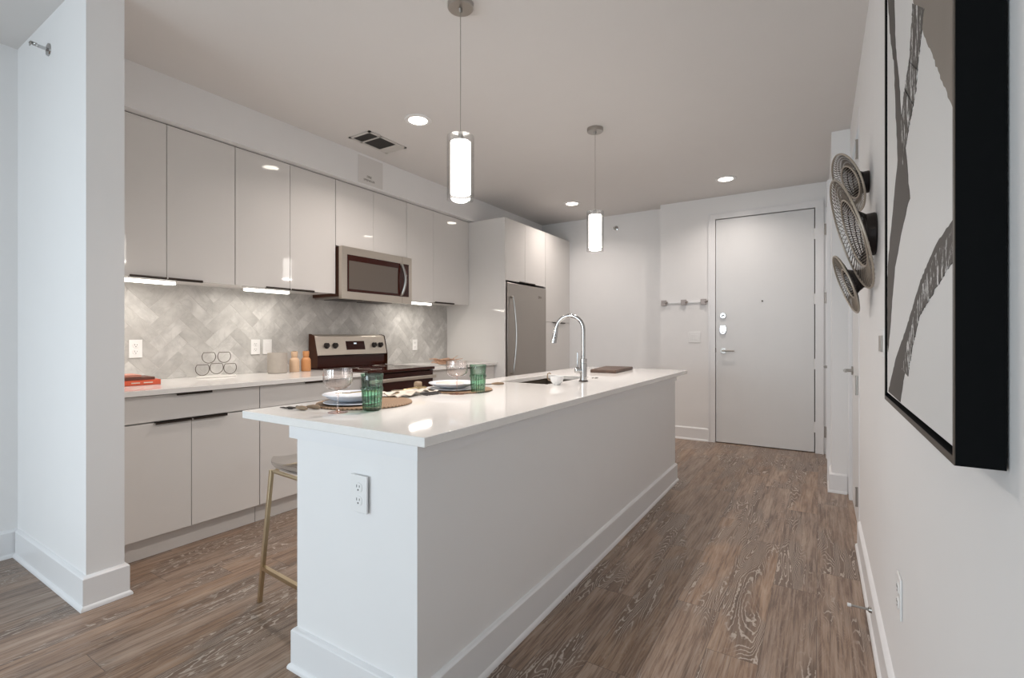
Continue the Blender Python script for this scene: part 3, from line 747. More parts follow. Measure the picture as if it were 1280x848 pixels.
MB().box(IX0-0.022, IY0+0.0005, 0.845, IX0-0.0005, 2.42, IZ-0.0305).build('apron_backing', 'trim', t)
ap.build('apron', 'trim', t)
bbm = bb_poly(MB(), [(IX0, 2.42), (IX0, IY0), (IX1, IY0), (IX1, IY1), (IX0-0.2, IY1)])
bbm.build('baseboard', 'trim', t)
for i in range(3):
    ya = 2.43 + i*0.592
    d = box(-1.952, ya, 0.11, -1.932, ya+0.586, IZ-0.036).build('cabinet_door', 'gloss', t, 0.001)
    MB().box(-1.968, ya+0.2, IZ-0.037, -1.948, ya+0.39, IZ-0.032).build('edge_pull', 'bronze', d)

# slab with a sink opening
def slab_hole(x0, y0, x1, y1, hx0, hy0, hx1, hy1, z0, z1):
    mb = MB(); bm = mb.bm
    xs = [x0, hx0, hx1, x1]; ys = [y0, hy0, hy1, y1]
    V = {}
    for k, z in enumerate((z0, z1)):
        for i, x in enumerate(xs):
            for j, y in enumerate(ys): V[i, j, k] = bm.verts.new((x, y, z))
    for i in range(3):
        for j in range(3):
            if i == 1 and j == 1: continue
            for k in (0, 1): bm.faces.new([V[i,j,k], V[i+1,j,k], V[i+1,j+1,k], V[i,j+1,k]])
    for a in range(3):
        for q0, q1 in (((a,0),(a+1,0)), ((a,3),(a+1,3)), ((0,a),(0,a+1)), ((3,a),(3,a+1))):
            bm.faces.new([V[q0+(0,)], V[q1+(0,)], V[q1+(1,)], V[q0+(1,)]])
    for q0, q1 in (((1,1),(2,1)), ((2,1),(2,2)), ((2,2),(1,2)), ((1,2),(1,1))):
        bm.faces.new([V[q0+(0,)], V[q1+(0,)], V[q1+(1,)], V[q0+(1,)]])
    return mb
SX0, SX1, SY0, SY1 = -1.80, -1.435, 2.68, 3.36
o = slab_hole(-1.965, 1.075, -0.985, 4.452, SX0, SY0, SX1, SY1, IZ-0.030, IZ).build('island_countertop', 'quartz', None, 0.002)
tag(o, 'long white quartz countertop on the island, set with two place settings', 'countertop')
sk = MB()
d_ = 0.22; e = 0.006; zt = IZ-0.0315
sk.box(SX0-0.02, SY0-0.02, zt-d_, SX1+0.02, SY1+0.02, zt-d_+0.004)
sk.box(SX0-0.02, SY0-0.02, zt-d_, SX0-0.004, SY1+0.02, zt).box(SX1+0.004, SY0-0.02, zt-d_, SX1+0.02, SY1+0.02, zt)
sk.box(SX0-0.004, SY0-0.02, zt-d_, SX1+0.004, SY0-0.004, zt).box(SX0-0.004, SY1+0.004, zt-d_, SX1+0.004, SY1+0.02, zt)
so = sk.build('kitchen_sink', 'sink', None)
tag(so, 'undermount steel sink sunk in the island countertop beside the faucet', 'sink')
MB().cyl((-1.62, 3.02, 0), 0.045, zt-d_+0.004, zt-d_+0.008, 24).build('drain', 'chrome', so)

# faucet
t = thing('kitchen_faucet', (-1.326, 2.985, IZ), 'chrome gooseneck pull-down faucet on the island', 'faucet')
fx, fy = -1.326, 2.985
MB().lathe([(0, IZ+0.0005), (0.031, IZ+0.0005), (0.031, IZ+0.004), (0.027, IZ+0.008), (0, IZ+0.008)], (fx, fy, 0), 28).build('base_flange', 'bronze', t)
MB().lathe([(0, IZ+0.008), (0.0235, IZ+0.008), (0.0235, IZ+0.118), (0.022, IZ+0.120), (0.022, IZ+0.123), (0.0235, IZ+0.125), (0.0235, IZ+0.150), (0.016, IZ+0.153), (0, IZ+0.153)], (fx, fy, 0), 28).build('body', 'chrome', t)
hb = MB(); hd = Vector((-0.86, -0.51, 0)).normalized()
c = Vector((fx, fy, IZ+0.072))
hb.tube([c+hd*0.012, c+hd*0.046, c+hd*0.054, c+hd*0.058], [0.0225, 0.0225, 0.018, 0.008], 20)
ho = hb.build('handle_hub', 'chrome', t)
MB().tube([c+hd*0.038+Vector((0,0,0.010)), c+hd*0.038+Vector((0,0,0.118))], 0.0045, 10).build('lever', 'chrome', ho)
gp = [Vector((fx, fy, IZ+0.14)), Vector((fx, fy, 1.16)), Vector((fx, fy, 1.235))]
ad = Vector((-0.985, -0.17, 0)).normalized(); R_ = 0.094
cc = Vector((fx, fy, 1.262)) + ad*R_
for i in range(0, 15):
    a = PI - i*(PI*0.93)/14
    gp.append(cc + ad*(R_*math.cos(a)) + Vector((0,0,R_*math.sin(a)*1.02)))
MB().tube(gp, 0.0135, 16).build('gooseneck', 'chrome', t)
e0 = gp[-1]; dn = (ad*0.20 + Vector((0,0,-1))).normalized()
sh = MB().tube([e0-dn*0.004, e0+dn*0.012, e0+dn*0.014, e0+dn*0.050, e0+dn*0.110, e0+dn*0.112], [0.0145, 0.0145, 0.0165, 0.0175, 0.0195, 0.016], 18).build('spray_head', 'chrome', t)
side = Vector((0.5, -0.85, 0)).normalized()
for k in (0.055, 0.075): MB().tube([e0+dn*k+side*0.014, e0+dn*k+side*0.021], 0.005, 8).build('spray_button', 'black_plastic', sh)
tag(MB().lathe([(0, IZ+0.0005), (0.022, IZ+0.0005), (0.021, IZ+0.004), (0.014, IZ+0.006), (0, IZ+0.006)], (-1.359, 3.26, 0), 24).build('disposal_button', 'nickel'), 'small round nickel air-switch button on the island behind the faucet', 'button')

# cutting board
o = MB().prism([(-1.60, 3.74), (-1.385, 3.755), (-1.42, 4.28), (-1.67, 4.26)], 'z', IZ+0.001, IZ+0.026).build('cutting_board', 'wood_dark', None, 0.004)
tag(o, 'dark brown wooden cutting board lying on the far end of the island', 'cutting board')

# cup with wrapped handle
t = thing('coffee_cup', (-1.378, 2.700, IZ), 'small white cup with a tan handle beside the sink', 'cup')
MB().lathe([(0, 0.001), (0.024, 0.001), (0.026, 0.006), (0.036, 0.018), (0.042, 0.034), (0.044, 0.052), (0.0415, 0.052), (0.039, 0.034), (0.033, 0.020), (0, 0.012)], (0,0,0), 32).build('bowl', 'porcelain_w', t, local=True)
MB().tube([(-0.038, -0.010, 0.022), (-0.052, -0.014, 0.028), (-0.058, -0.016, 0.045), (-0.056, -0.015, 0.066), (-0.044, -0.012, 0.070), (-0.036, -0.010, 0.064)], 0.0035, 8).build('handle', 'handle_wood', t, local=True)

# ------------------------------------------------------------------ place settings
def placemat(x, y, r, label):
    o = MB().lathe([(0, 0.001), (r-0.004, 0.001), (r, 0.004), (r-0.003, 0.008), (r-0.008, 0.0062), (0, 0.0062)], (0,0,0), 64).build('placemat', 'wicker', None)
    o.location = (x, y, IZ); return tag(o, label, 'placemat', 'round placemats on the island')
def plate_dish(name, x, y, z, r, h, m, label, cat='plate'):
    prof = [(0, 0), (r*0.55, 0), (r*0.60, 0.003), (r*0.80, h*0.45), (r, h), (r-0.003, h+0.003), (r*0.78, h*0.45+0.004), (r*0.58, 0.006), (0, 0.006)]
    o = MB().lathe(prof, (0,0,0), 56).build(name, m, None); o.location = (x, y, z)
    return tag(o, label, cat)
def coupe(x, y, label):
    t = thing('coupe_glass', (x, y, IZ), label, 'glass', 'coupe glasses on the island')
    MB().lathe([(0, 0.0008), (0.038, 0.0008), (0.038, 0.0022), (0.012, 0.005), (0.0042, 0.012), (0.0040, 0.016)], (0,0,0), 32).build('foot', 'pink_glass', t, local=True)
    MB().lathe([(0.0040, 0.016), (0.0036, 0.05), (0.0040, 0.082), (0.009, 0.088)], (0,0,0), 16).build('stem', 'coupe_stem', t, local=True)
    MB().lathe([(0.002, 0.086), (0.018, 0.089), (0.038, 0.096), (0.050, 0.108), (0.0540, 0.122), (0.0550, 0.150), (0.0535, 0.172), (0.0525, 0.172), (0.0535, 0.150), (0.0520, 0.123), (0.0485, 0.110), (0.037, 0.098), (0.0, 0.091)], (0,0,0), 96, flute=36, famp=0.04, frange=(0.100, 0.168)).build('bowl', 'coupe', t, local=True)
    return t
def tumbler(x, y, label):
    t = thing('green_tumbler', (x, y, IZ), label, 'glass', 'green glass tumblers on the island')
    MB().lathe([(0, 0.001), (0.0325, 0.001), (0.0345, 0.006), (0.0365, 0.03), (0.0395, 0.080), (0.0430, 0.088), (0.0435, 0.094), (0.0410, 0.0985)] + [(0.0385, 0.0985), (0.0365, 0.085), (0.0320, 0.03), (0.0300, 0.016), (0, 0.014)], (0,0,0), 120, flute=15, famp=0.13, frange=(0.004, 0.090)).build('fluted_body', 'green', t, local=True, smooth=60)
    MB().lathe([(0.0405, 0.099), (0.0425, 0.120), (0.0450, 0.147), (0.0440, 0.149), (0.0428, 0.147), (0.0402, 0.115), (0.0388, 0.099)], (0,0,0), 60).build('plain_rim', 'green_rim', t, local=True, smooth=60)
    return t
placemat(-1.712, 1.482, 0.207, 'round woven seagrass placemat nearest the near end of the island')
placemat(-1.685, 2.128, 0.180, 'second round woven seagrass placemat, farther along the island')
plate_dish('dinner_plate', -1.735, 1.435, IZ+0.0075, 0.124, 0.006, 'porcelain', 'flat grey-blue dinner plate under the near shallow bowl')
plate_dish('shallow_bowl', -1.745, 1.440, IZ+0.0180, 0.126, 0.028, 'porcelain', 'pale blue-white shallow bowl on the near place setting', 'bowl')
plate_dish('dinner_plate', -1.715, 2.105, IZ+0.0075, 0.130, 0.006, 'porcelain', 'flat grey-blue dinner plate under the far shallow bowl')
plate_dish('shallow_bowl', -1.715, 2.100, IZ+0.0180, 0.133, 0.026, 'porcelain', 'pale blue-white shallow bowl on the far place setting', 'bowl')
plate_dish('side_plate', -1.730, 2.095, IZ+0.0250, 0.080, 0.016, 'pinkplate', 'small blush pink plate stacked in the far shallow bowl')
coupe(-1.600, 1.250, 'ribbed clear coupe glass with pink foot, beside the near place setting')
coupe(-1.586, 1.975, 'ribbed clear coupe glass with pink foot, beside the far place setting')
tumbler(-1.531, 1.362, 'green fluted tumbler by the near place setting')
tumbler(-1.534, 2.088, 'green fluted tumbler by the far place setting')

def cutlery(name, p0, p1, z, label, kind='fork', wood=True):
    """p0 = working end, p1 = handle end"""
    a = Vector((p0[0], p0[1], 0)); b = Vector((p1[0], p1[1], 0)); L = (b-a).length
    t = thing(name, (p0[0], p0[1], z), label, 'cutlery', None, (0, 0, math.atan2(b.y-a.y, b.x-a.x)))
    hd_ = MB()
    if kind == 'fork':
        for k in (-1.5, -0.5, 0.5, 1.5): hd_.tube([(0, k*0.0052, 0.004), (0.03, k*0.0055, 0.0025), (0.05, k*0.0050, 0.004)], 0.0012, 6)
        hd_.tube([(0.046, 0, 0.004), (0.060, 0, 0.004), (0.075, 0, 0.006), (L*0.62, 0, 0.007)], [0.0075, 0.006, 0.0028, 0.003], 8)
    else:
        n_ = 10
        pr_ = [(L*0.20*(1-math.cos(PI*i/n_))*0.9, 0.017*math.sin(PI*i/n_)**0.8) for i in range(n_+1)]
        ring = [(x, w) for x, w in pr_] + [(x, -w) for x, w in pr_[-2:0:-1]]
        hd_.prism(ring, 'z', 0.002, 0.004)
        hd_.tube([(L*0.34, 0, 0.004), (L*0.5, 0, 0.007), (L*0.62, 0, 0.008)], 0.0028, 8)
    hd_.build('head', 'gold' if kind != 'fork' else 'bronze', t, local=True)
    MB().tube([(L*0.58, 0, 0.008), (L*0.63, 0, 0.009), (L*0.78, 0, 0.010), (L*0.95, 0, 0.009), (L, 0, 0.008)], [0.003, 0.006, 0.009, 0.008, 0.004] if wood else [0.003, 0.004, 0.005, 0.006, 0.004], 10).build('grip', 'handle_wood' if wood else 'gold', t, local=True)
    return t
cutlery('table_fork', (-1.895, 1.200), (-1.745, 1.215), IZ, 'dark fork with olive-wood grip nearest the island end')
cutlery('table_fork', (-1.885, 1.222), (-1.725, 1.262), IZ, 'dark fork with olive-wood grip, between the other fork and the near placemat')
cutlery('gold_spoon', (-1.815, 1.405), (-1.675, 1.530), IZ+0.044, 'gold spoon resting across the near shallow bowl', 'spoon', False)
cutlery('table_spoon', (-1.765, 1.690), (-1.700, 1.870), IZ+0.0305, 'gold spoon lying on the cream napkin between the settings', 'spoon', False)
cutlery('table_fork', (-1.770, 2.360), (-1.645, 2.510), IZ, 'bronze fork with olive-wood grip beyond the far placemat')
# napkin with fringe
bm = MB(); g_ = {}
nx, ny = 12, 26
for i in range(nx+1):
    for j in range(ny+1):
        u, v = i/nx, j/ny
        x = -1.70 - 0.13*(1-u) + 0.012*math.sin(v*7); y = 1.66 + 0.29*v + 0.012*math.sin(u*9)
        z = IZ + 0.0085 + 0.006*(1+math.sin(v*21+u*5)) + 0.004*(1+math.sin(u*17+v*6))
        if v > 0.8: z = IZ + 0.004 + (z-IZ-0.004)*0.7
        g_[i, j, 0] = bm.bm.verts.new((x, y, z)); g_[i, j, 1] = bm.bm.verts.new((x, y, z-0.0035))
for i in range(nx):
    for j in range(ny):
        for k in (0, 1): bm.bm.faces.new((g_[i,j,k], g_[i+1,j,k], g_[i+1,j+1,k], g_[i,j+1,k]))
for i in range(nx):
    for j in (0, ny): bm.bm.faces.new((g_[i,j,0], g_[i+1,j,0], g_[i+1,j,1], g_[i,j,1]))
for j in range(ny):
    for i in (0, nx): bm.bm.faces.new((g_[i,j,0], g_[i,j+1,0], g_[i,j+1,1], g_[i,j,1]))
nap = bm.build('napkin', 'linen', None, smooth=80)
tag(nap, 'crumpled cream linen napkin with black fringe between the two settings', 'napkin')
fb = MB(); rnd = random.Random(2)
for k in range(22):
    x = -1.815 + 0.125*k/21; y = 1.955
    fb.tube([(x, y-0.012, IZ+0.012), (x+rnd.uniform(-.003,.003), y+0.012, IZ+0.006), (x+rnd.uniform(-.008,.008), y+0.035+rnd.uniform(-.006,.006), IZ+0.003)], 0.0016, 5)
for k in range(14):
    y = 1.83 + 0.115*k/13
    fb.tube([(-1.700, y-0.006, IZ+0.012), (-1.682, y, IZ+0.005), (-1.662, y+rnd.uniform(-.012,.012), IZ+0.003)], 0.0024, 5)
fb.build('fringe', 'fringe', nap)
rg = MB().lathe([(0.014, -0.020), (0.019, -0.014), (0.021, 0), (0.019, 0.014), (0.014, 0.020)], (0,0,0), 20, axis='y', close=True).build('napkin_ring', 'handle_wood', None)
rg.location = (-1.800, 1.915, IZ+0.041); rg.rotation_euler = (0, 0, 2.2)
tag(rg, 'olive-wood napkin ring on the cream napkin, beside the far placemat', 'napkin ring')

# ------------------------------------------------------------------ bar stool
t = thing('bar_stool', (-1.93, 1.455, 0), 'clear acrylic bar stool with brushed brass legs under the island overhang', 'stool', None, (0, 0, math.radians(-4)))
# local: x towards island, footprint
bot = [(-0.225, -0.205), (0.205, -0.205), (0.205, 0.205), (-0.225, 0.205)]
top = [(-0.185, -0.170), (0.165, -0.170), (0.165, 0.170), (-0.185, 0.170)]
zt = 0.605
for (bx_, by_), (tx_, ty_) in zip(bot, top):
    MB().tube([(bx_, by_, 0.001), (tx_, ty_, zt)], 0.0085, square=True).build('leg', 'brass', t, 0.001, local=True)
def at_z(i, z): return Vector((bot[i][0]+(top[i][0]-bot[i][0])*z/zt, bot[i][1]+(top[i][1]-bot[i][1])*z/zt, z))
for i in range(3): MB().tube([at_z(i, 0.16), at_z((i+1)%4, 0.16)], 0.009, square=True).build('footrest', 'brass', t, local=True)
MB().tube([(x, y, zt) for x, y in ((-0.19,-0.13),(-0.15,-0.175),(0.165,-0.175),(0.17,0.175),(-0.15,0.175),(-0.19,0.13))], 0.009, 8, closed=True).build('seat_frame', 'brass', t, local=True)
st = MB(); N1, N2 = 22, 14; g_ = {}
for i in range(N1+1):
    for j in range(N2+1):
        u = i/N1; v = j/N2*2-1
        x = 0.20 - 0.42*u; z = zt + 0.012 - 0.012*math.sin(PI*u)
        if u > 0.80: k = (u-0.80)/0.20; x = 0.20-0.42*0.80 - 0.055*math.sin(k*PI/2); z = zt+0.006+0.038*k*k
        hw = 0.205 - 0.045*max(0, (u-0.55)/0.45)**2
        y = v*hw; z += 0.030*abs(v)**4*(1 if u < 0.8 else 1-(u-0.8)*3)
        g_[i,j,0] = st.bm.verts.new((x, y, z+0.006)); g_[i,j,1] = st.bm.verts.new((x, y, z))
for i in range(N1):
    for j in range(N2):
        for k in (0, 1): st.bm.faces.new((g_[i,j,k], g_[i+1,j,k], g_[i+1,j+1,k], g_[i,j+1,k]))
for i in range(N1):
    for j in (0, N2): st.bm.faces.new((g_[i,j,0], g_[i+1,j,0], g_[i+1,j,1], g_[i,j,1]))
for j in range(N2):
    for i in (0, N1): st.bm.faces.new((g_[i,j,0], g_[i,j+1,0], g_[i,j+1,1], g_[i,j,1]))
st.build('seat', 'acrylic', t, local=True, smooth=60)

# ------------------------------------------------------------------ counter decor
def book(x, y, z, L, W, hgt, m, rot, label, deco=False):
    t = thing('book', (x, y, z), label, 'book', None, (0, 0, rot))
    c = MB(); c.box(-W/2, -L/2, 0, W/2, L/2, 0.0025).box(-W/2, -L/2, hgt-0.0025, W/2, L/2, hgt).box(W/2-0.003, -L/2, 0, W/2, L/2, hgt)
    c.build('cover', m, t, 0.0008, local=True)
    MB().box(-W/2+0.005, -L/2+0.004, 0.0026, W/2-0.0035, L/2-0.004, hgt-0.0026).build('pages', 'paper', t, local=True)
    if deco:
        MB().box(W/2, -0.02, hgt*0.40, W/2+0.0006, 0.022, hgt*0.60).box(W/2, 0.04, hgt*0.40, W/2+0.0006, 0.085, hgt*0.60).build('spine_lettering', 'paper', t, local=True)
    return t
book(-3.47, 1.235, CT+0.0005, 0.25, 0.19, 0.030, 'book_red', -0.10, 'bright red-orange book at the bottom of the stack by the partition wall', True)
book(-3.475, 1.215, CT+0.031, 0.235, 0.17, 0.016, 'book_dark', -0.06, 'dark brown book in the middle of the stack by the partition wall')
book(-3.485, 1.165, CT+0.0475, 0.21, 0.16, 0.014, 'book_pink', -0.08, 'salmon pink book on top of the stack by the partition wall')

t = thing('wire_rack', (-3.62, 1.80, CT), 'black wire rack of round loops on a white marble base', 'rack')
MB().lathe([(0, 0.0005), (0.10, 0.0005), (0.104, 0.006), (0.10, 0.012), (0, 0.012)], (0,0,0), 40).build('base', 'marble_w', t, local=True).scale = (0.6, 1.30, 1)
def loop(y, z, r):
    pts = []
    for i in range(19):
        a = math.radians(142) + i*math.radians(256)/18
        pts.append((0, y + r*math.cos(a), z + r*math.sin(a)))
    pts = [(0, y-r*0.78, z+r*0.64)] + pts[1:-1] + [(0, y+r*0.78, z+r*0.64)]
    for xo in (0.0,):
        MB().tube([(p[0]+xo, p[1], p[2]) for p in pts], 0.0024, 8, closed=True).build('loop', 'wire', t, local=True)
for (y, z) in ((-0.094, 0.062), (0.0, 0.068), (0.094, 0.062), (-0.052, 0.146), (0.052, 0.146)): loop(y, z, 0.045)

t = thing('ribbed_canister', (-3.600, 2.245, CT), 'wide grey ribbed stoneware canister on the counter', 'canister')
MB().lathe([(0, 0.001), (0.066, 0.001), (0.070, 0.006), (0.071, 0.155), (0.070, 0.160), (0.065, 0.160), (0.065, 0.012), (0, 0.012)], (0,0,0), 120, flute=44, famp=0.035, frange=(0.006, 0.150)).build('body', 'canister', t, local=True)
def mill(x, y, m, label):
    t = thing('pepper_mill', (x, y, CT), label, 'pepper mill')
    MB().lathe([(0, 0.001), (0.036, 0.001), (0.038, 0.006), (0.038, 0.080), (0.036, 0.098), (0.028, 0.112), (0.0205, 0.116), (0, 0.116)], (0,0,0), 32).build('body', m, t, local=True)
    MB().lathe([(0, 0.117), (0.0215, 0.117), (0.0240, 0.125), (0.0260, 0.160), (0.0245, 0.166), (0, 0.166)], (0,0,0), 32).build('head', m, t, local=True)
    MB().lathe([(0, 0.1665), (0.016, 0.1665), (0.015, 0.170), (0, 0.170)], (0,0,0), 24).build('cap', 'bronze', t, local=True)
mill(-3.605, 2.395, 'mill_pale', 'pale beige wooden pepper mill beside the grey canister')
mill(-3.605, 2.500, 'mill_orange', 'orange-brown wooden pepper mill nearest the range')

t = thing('dried_branches', (-3.20, 3.78, CT), 'bundle of dried pinkish-brown branches in a low pile right of the range', 'branches')
rnd = random.Random(11)
for k in range(16):
    a = rnd.uniform(-0.5, 0.5) + PI/2; L = rnd.uniform(0.10, 0.17); cx = rnd.uniform(-0.05, 0.05); cy = rnd.uniform(-0.06, 0.05); z = 0.008 + 0.0032*k
    pts = []
    for s_ in (-1, -0.5, 0, 0.5, 1):
        pts.append((cx+math.cos(a)*L*s_+rnd.uniform(-.008,.008), cy+math.sin(a)*L*s_*0.9, max(0.007, z+rnd.uniform(-.006,.010)+0.008*abs(s_))))
    MB().tube(pts, [0.004, 0.006, 0.0065, 0.005, 0.003], 7).build('branch', 'twig', t, local=True)
MB().tube([(0, 0.02, 0.03), (0.01, 0.12, 0.055), (0.0, 0.22, 0.088)], [0.005, 0.004, 0.0025], 7).build('branch', 'twig', t, local=True)

# ------------------------------------------------------------------ pendants
def make_pendant(x, y, label):
    t = thing('pendant_light', (x, y, CE), label, 'pendant light', 'pendant lights over the island')
    MB().lathe([(0, -0.0005), (0.062, -0.0005), (0.062, -0.022), (0.058, -0.026), (0.010, -0.026), (0.007, -0.045), (0, -0.045)], (0,0,0), 36).build('canopy', 'nickel', t, local=True)
    MB().cyl((0,0,0), 0.0017, -0.650, -0.044, 8).build('cord', 'nickel', t, local=True)
    zt_, zb = -0.640, -0.945
    MB().lathe([(0.0635, zb), (0.0655, zb), (0.0655, zt_), (0.008, zt_), (0.008, zt_-0.002), (0.0635, zt_-0.002)], (0,0,0), 48, close=True).build('outer_glass', 'clear', t, local=True)
    sh = MB().lathe([(0.046, zb+0.030), (0.048, zb+0.030), (0.048, zt_-0.028), (0.010, zt_-0.024), (0.010, zt_-0.026), (0.046, zt_-0.031)], (0,0,0), 48, close=True).build('opal_shade', 'opal', t, local=True)
    MB().cyl((0,0,0), 0.0455, zb+0.034, zb+0.036, 36).build('lamp_lens', 'downlight_soft', sh, local=True)
    MB().lathe([(0, zt_-0.024), (0.012, zt_-0.024), (0.012, zt_+0.012), (0.004, zt_+0.020), (0, zt_+0.020)], (0,0,0), 16).build('socket', 'nickel', t, local=True)
    for s_ in (-1, 1):
        MB().tube([(s_*0.045, -s_*0.018, zt_-0.045), (s_*0.074, -s_*0.028, zt_-0.045)], 0.0028, 8).build('retaining_pin', 'nickel', t, local=True)
    d = bpy.data.lights.new('pendant_bulb', 'AREA'); d.shape = 'DISK'; d.size = 0.088; d.energy = PEND_W; d.color = WARM
    lo = bpy.data.objects.new('pendant_bulb', d); col.objects.link(lo); lo.parent = t; lo.location = (0, 0, zb+0.032)
    return t
M['downlight_soft'] = mat('pendant_lens', (0.9, 0.9, 0.88), 0.4, emit=(1.0, 0.94, 0.85), estr=4.0)
p1 = make_pendant(-1.459, 1.845, 'clear and opal glass cylinder pendant, the larger one nearest the camera')
p2 = copy_tree(p1); p2.location = (-1.461, 3.51, CE); p2['label'] = 'clear and opal glass cylinder pendant hanging farther along, above the faucet'

# downlights
def make_down(x, y, label):
    t = thing('recessed_downlight', (x, y, CE), label, 'light', 'recessed ceiling downlights')
    MB().lathe([(0.066, -0.001), (0.098, -0.0005), (0.100, -0.004), (0.096, -0.008), (0.070, -0.010), (0.066, -0.006)], (0,0,0), 48, close=True).build('trim_ring', 'plate_white', t, local=True)
    MB().cyl((0,0,0), 0.067, -0.0065, -0.0035, 40).build('lens', 'downlight', t, local=True)
    d = bpy.data.lights.new('downlight_lamp', 'AREA'); d.shape = 'DISK'; d.size = 0.13; d.energy = DOWN_W; d.color = WARM; d.spread = math.radians(140)
    lo = bpy.data.objects.new('downlight_lamp', d); col.objects.link(lo); lo.parent = t; lo.location = (0, 0, -0.0085)
    return t
d0 = make_down(-2.506, 2.665, 'recessed ceiling downlight nearest the kitchen vent')
for x, y, lb in ((-2.516, 5.33, 'recessed ceiling downlight near the refrigerator cabinet, left of the far pendant'), (-0.804, 5.33, 'recessed ceiling downlight in front of the entry door')):
    d = copy_tree(d0); d.location = (x, y, CE); d['label'] = lb
    for ch in d.children:
        if ch.type == 'LIGHT': ch.data = ch.data.copy(); ch.data.energy = DOWN_W * 0.50

# ceiling vent
t = thing('ceiling_vent', (-3.075, 2.79, CE), 'white rectangular ceiling vent with dark louvres near the soffit', 'vent')
vf = MB(); vx0, vx1, vy0, vy1 = -3.195, -2.955, 2.600, 3.005
vf.box(vx0, vy0, CE-0.008, vx1, vy0+0.022, CE-0.0005).box(vx0, vy1-0.022, CE-0.008, vx1, vy1, CE-0.0005).box(vx0, vy0, CE-0.008, vx0+0.022, vy1, CE-0.0005).box(vx1-0.022, vy0, CE-0.008, vx1, vy1, CE-0.0005)
vf.box(vx0, 2.715, CE-0.008, vx1, 2.730, CE-0.0005)
vf.build('frame', 'vent', t)
box(vx0+0.01, vy0+0.01, CE-0.0030, vx1-0.01, vy1-0.01, CE-0.0005).build('duct', 'backdark', t)
for k in range(11):
    x = vx0+0.030+k*0.018
    MB().prism([(x, CE-0.0035), (x+0.011, CE-0.0075), (x+0.012, CE-0.0070), (x+0.001, CE-0.003)], 'y', vy0+0.02, vy1-0.10).build('louvre', 'backdark', t)
MB().prism([(vx0+0.02, CE-0.0035), (vx1-0.02, CE-0.0035), (vx1-0.02, CE-0.0075), (vx0+0.02, CE-0.0075)], 'y', vy1-0.10, vy1-0.02).build('damper_plate', 'vent', t)

# soffit access panel with lettering
t = thing('access_panel', (-3.379, 3.0, 2.68), 'pale access panel with small two-line lettering on the soffit above the microwave cabinet', 'panel')
box(-3.380, 2.850, 2.560, -3.3775, 3.130, 2.800).build('panel', 'ceiling', t, 0.001)
RM = Matrix(((0,0,1,0),(1,0,0,0),(0,1,0,0),(0,0,0,1)))
text_mesh('FIRE', 0.030, 'ink', t, Matrix.Translation(Vector((0.0020, -0.028, -0.060))) @ RM)
text_mesh('SPRINKLER', 0.026, 'ink', t, Matrix.Translation(Vector((0.0020, -0.028, -0.090))) @ RM)

# sidewall sprinklers
def sprinkler(loc, ang, label):
    t = thing('fire_sprinkler', loc, label, 'sprinkler', None, (0, 0, ang))
    MB().lathe([(0, -0.0005), (0.032, -0.0005), (0.030, -0.006), (0.016, -0.010), (0, -0.010)], (0,0,0), 28, axis='y').build('escutcheon', 'chrome', t, local=True)
    MB().tube([(0, -0.009, 0), (0, -0.040, 0)], 0.008, 12).tube([(0.010, -0.035, 0), (0.012, -0.055, 0), (0, -0.066, 0)], 0.002, 6).tube([(-0.010, -0.035, 0), (-0.012, -0.055, 0), (0, -0.066, 0)], 0.002, 6).build('frame', 'chrome', t, local=True)
    MB().box(-0.014, -0.072, 0.004, 0.014, -0.045, 0.006).box(-0.012, -0.070, -0.010, 0.012, -0.067, 0.006).build('deflector', 'nickel', t, local=True)
sprinkler((-3.262, 0.82, 2.655), 0, 'chrome sidewall fire sprinkler high on the partition wall')
sprinkler((-2.270, 6.16, 2.645), 0, 'small chrome fire sprinkler high on the back wall behind the far pendant')

# coat hooks
t = thing('coat_hook_set', (-1.362, EY, 1.62), 'three square nickel coat hooks with a bar standing in for their shadow line, left of the entry door', 'coat hooks')
box(-1.60, EY-0.014, 1.612, -1.115, EY-0.0005, 1.626).build('shadow_bar', 'trim', t, 0.001)  # bar stands in for the shadow line at the hooks
for x in (-1.592, -1.360, -1.138):
    k = box(x-0.032, EY-0.030, 1.586, x+0.032, EY-0.014, 1.652).build('hook', 'hook', t, 0.003)
    MB().tube([(x+0.02, EY-0.028, 1.618), (x+0.045, EY-0.05, 1.618), (x+0.048, EY-0.052, 1.632)], 0.007, 8).build('peg', 'nickel', k)

# door stop
t = thing('door_stop', (RX-0.016, 2.52, 0.075), 'nickel rod door stop with white rubber tip on the right baseboard', 'door stop')
MB().lathe([(0, 0), (0.013, 0), (0.011, -0.010), (0.005, -0.014), (0.0045, -0.070), (0, -0.070)], (0,0,0), 16, axis='x').build('rod', 'nickel', t, local=True)
MB().lathe([(0, -0.070), (0.0075, -0.070), (0.0075, -0.084), (0, -0.084)], (0,0,0), 16, axis='x').build('rubber_tip', 'rubber', t, local=True)

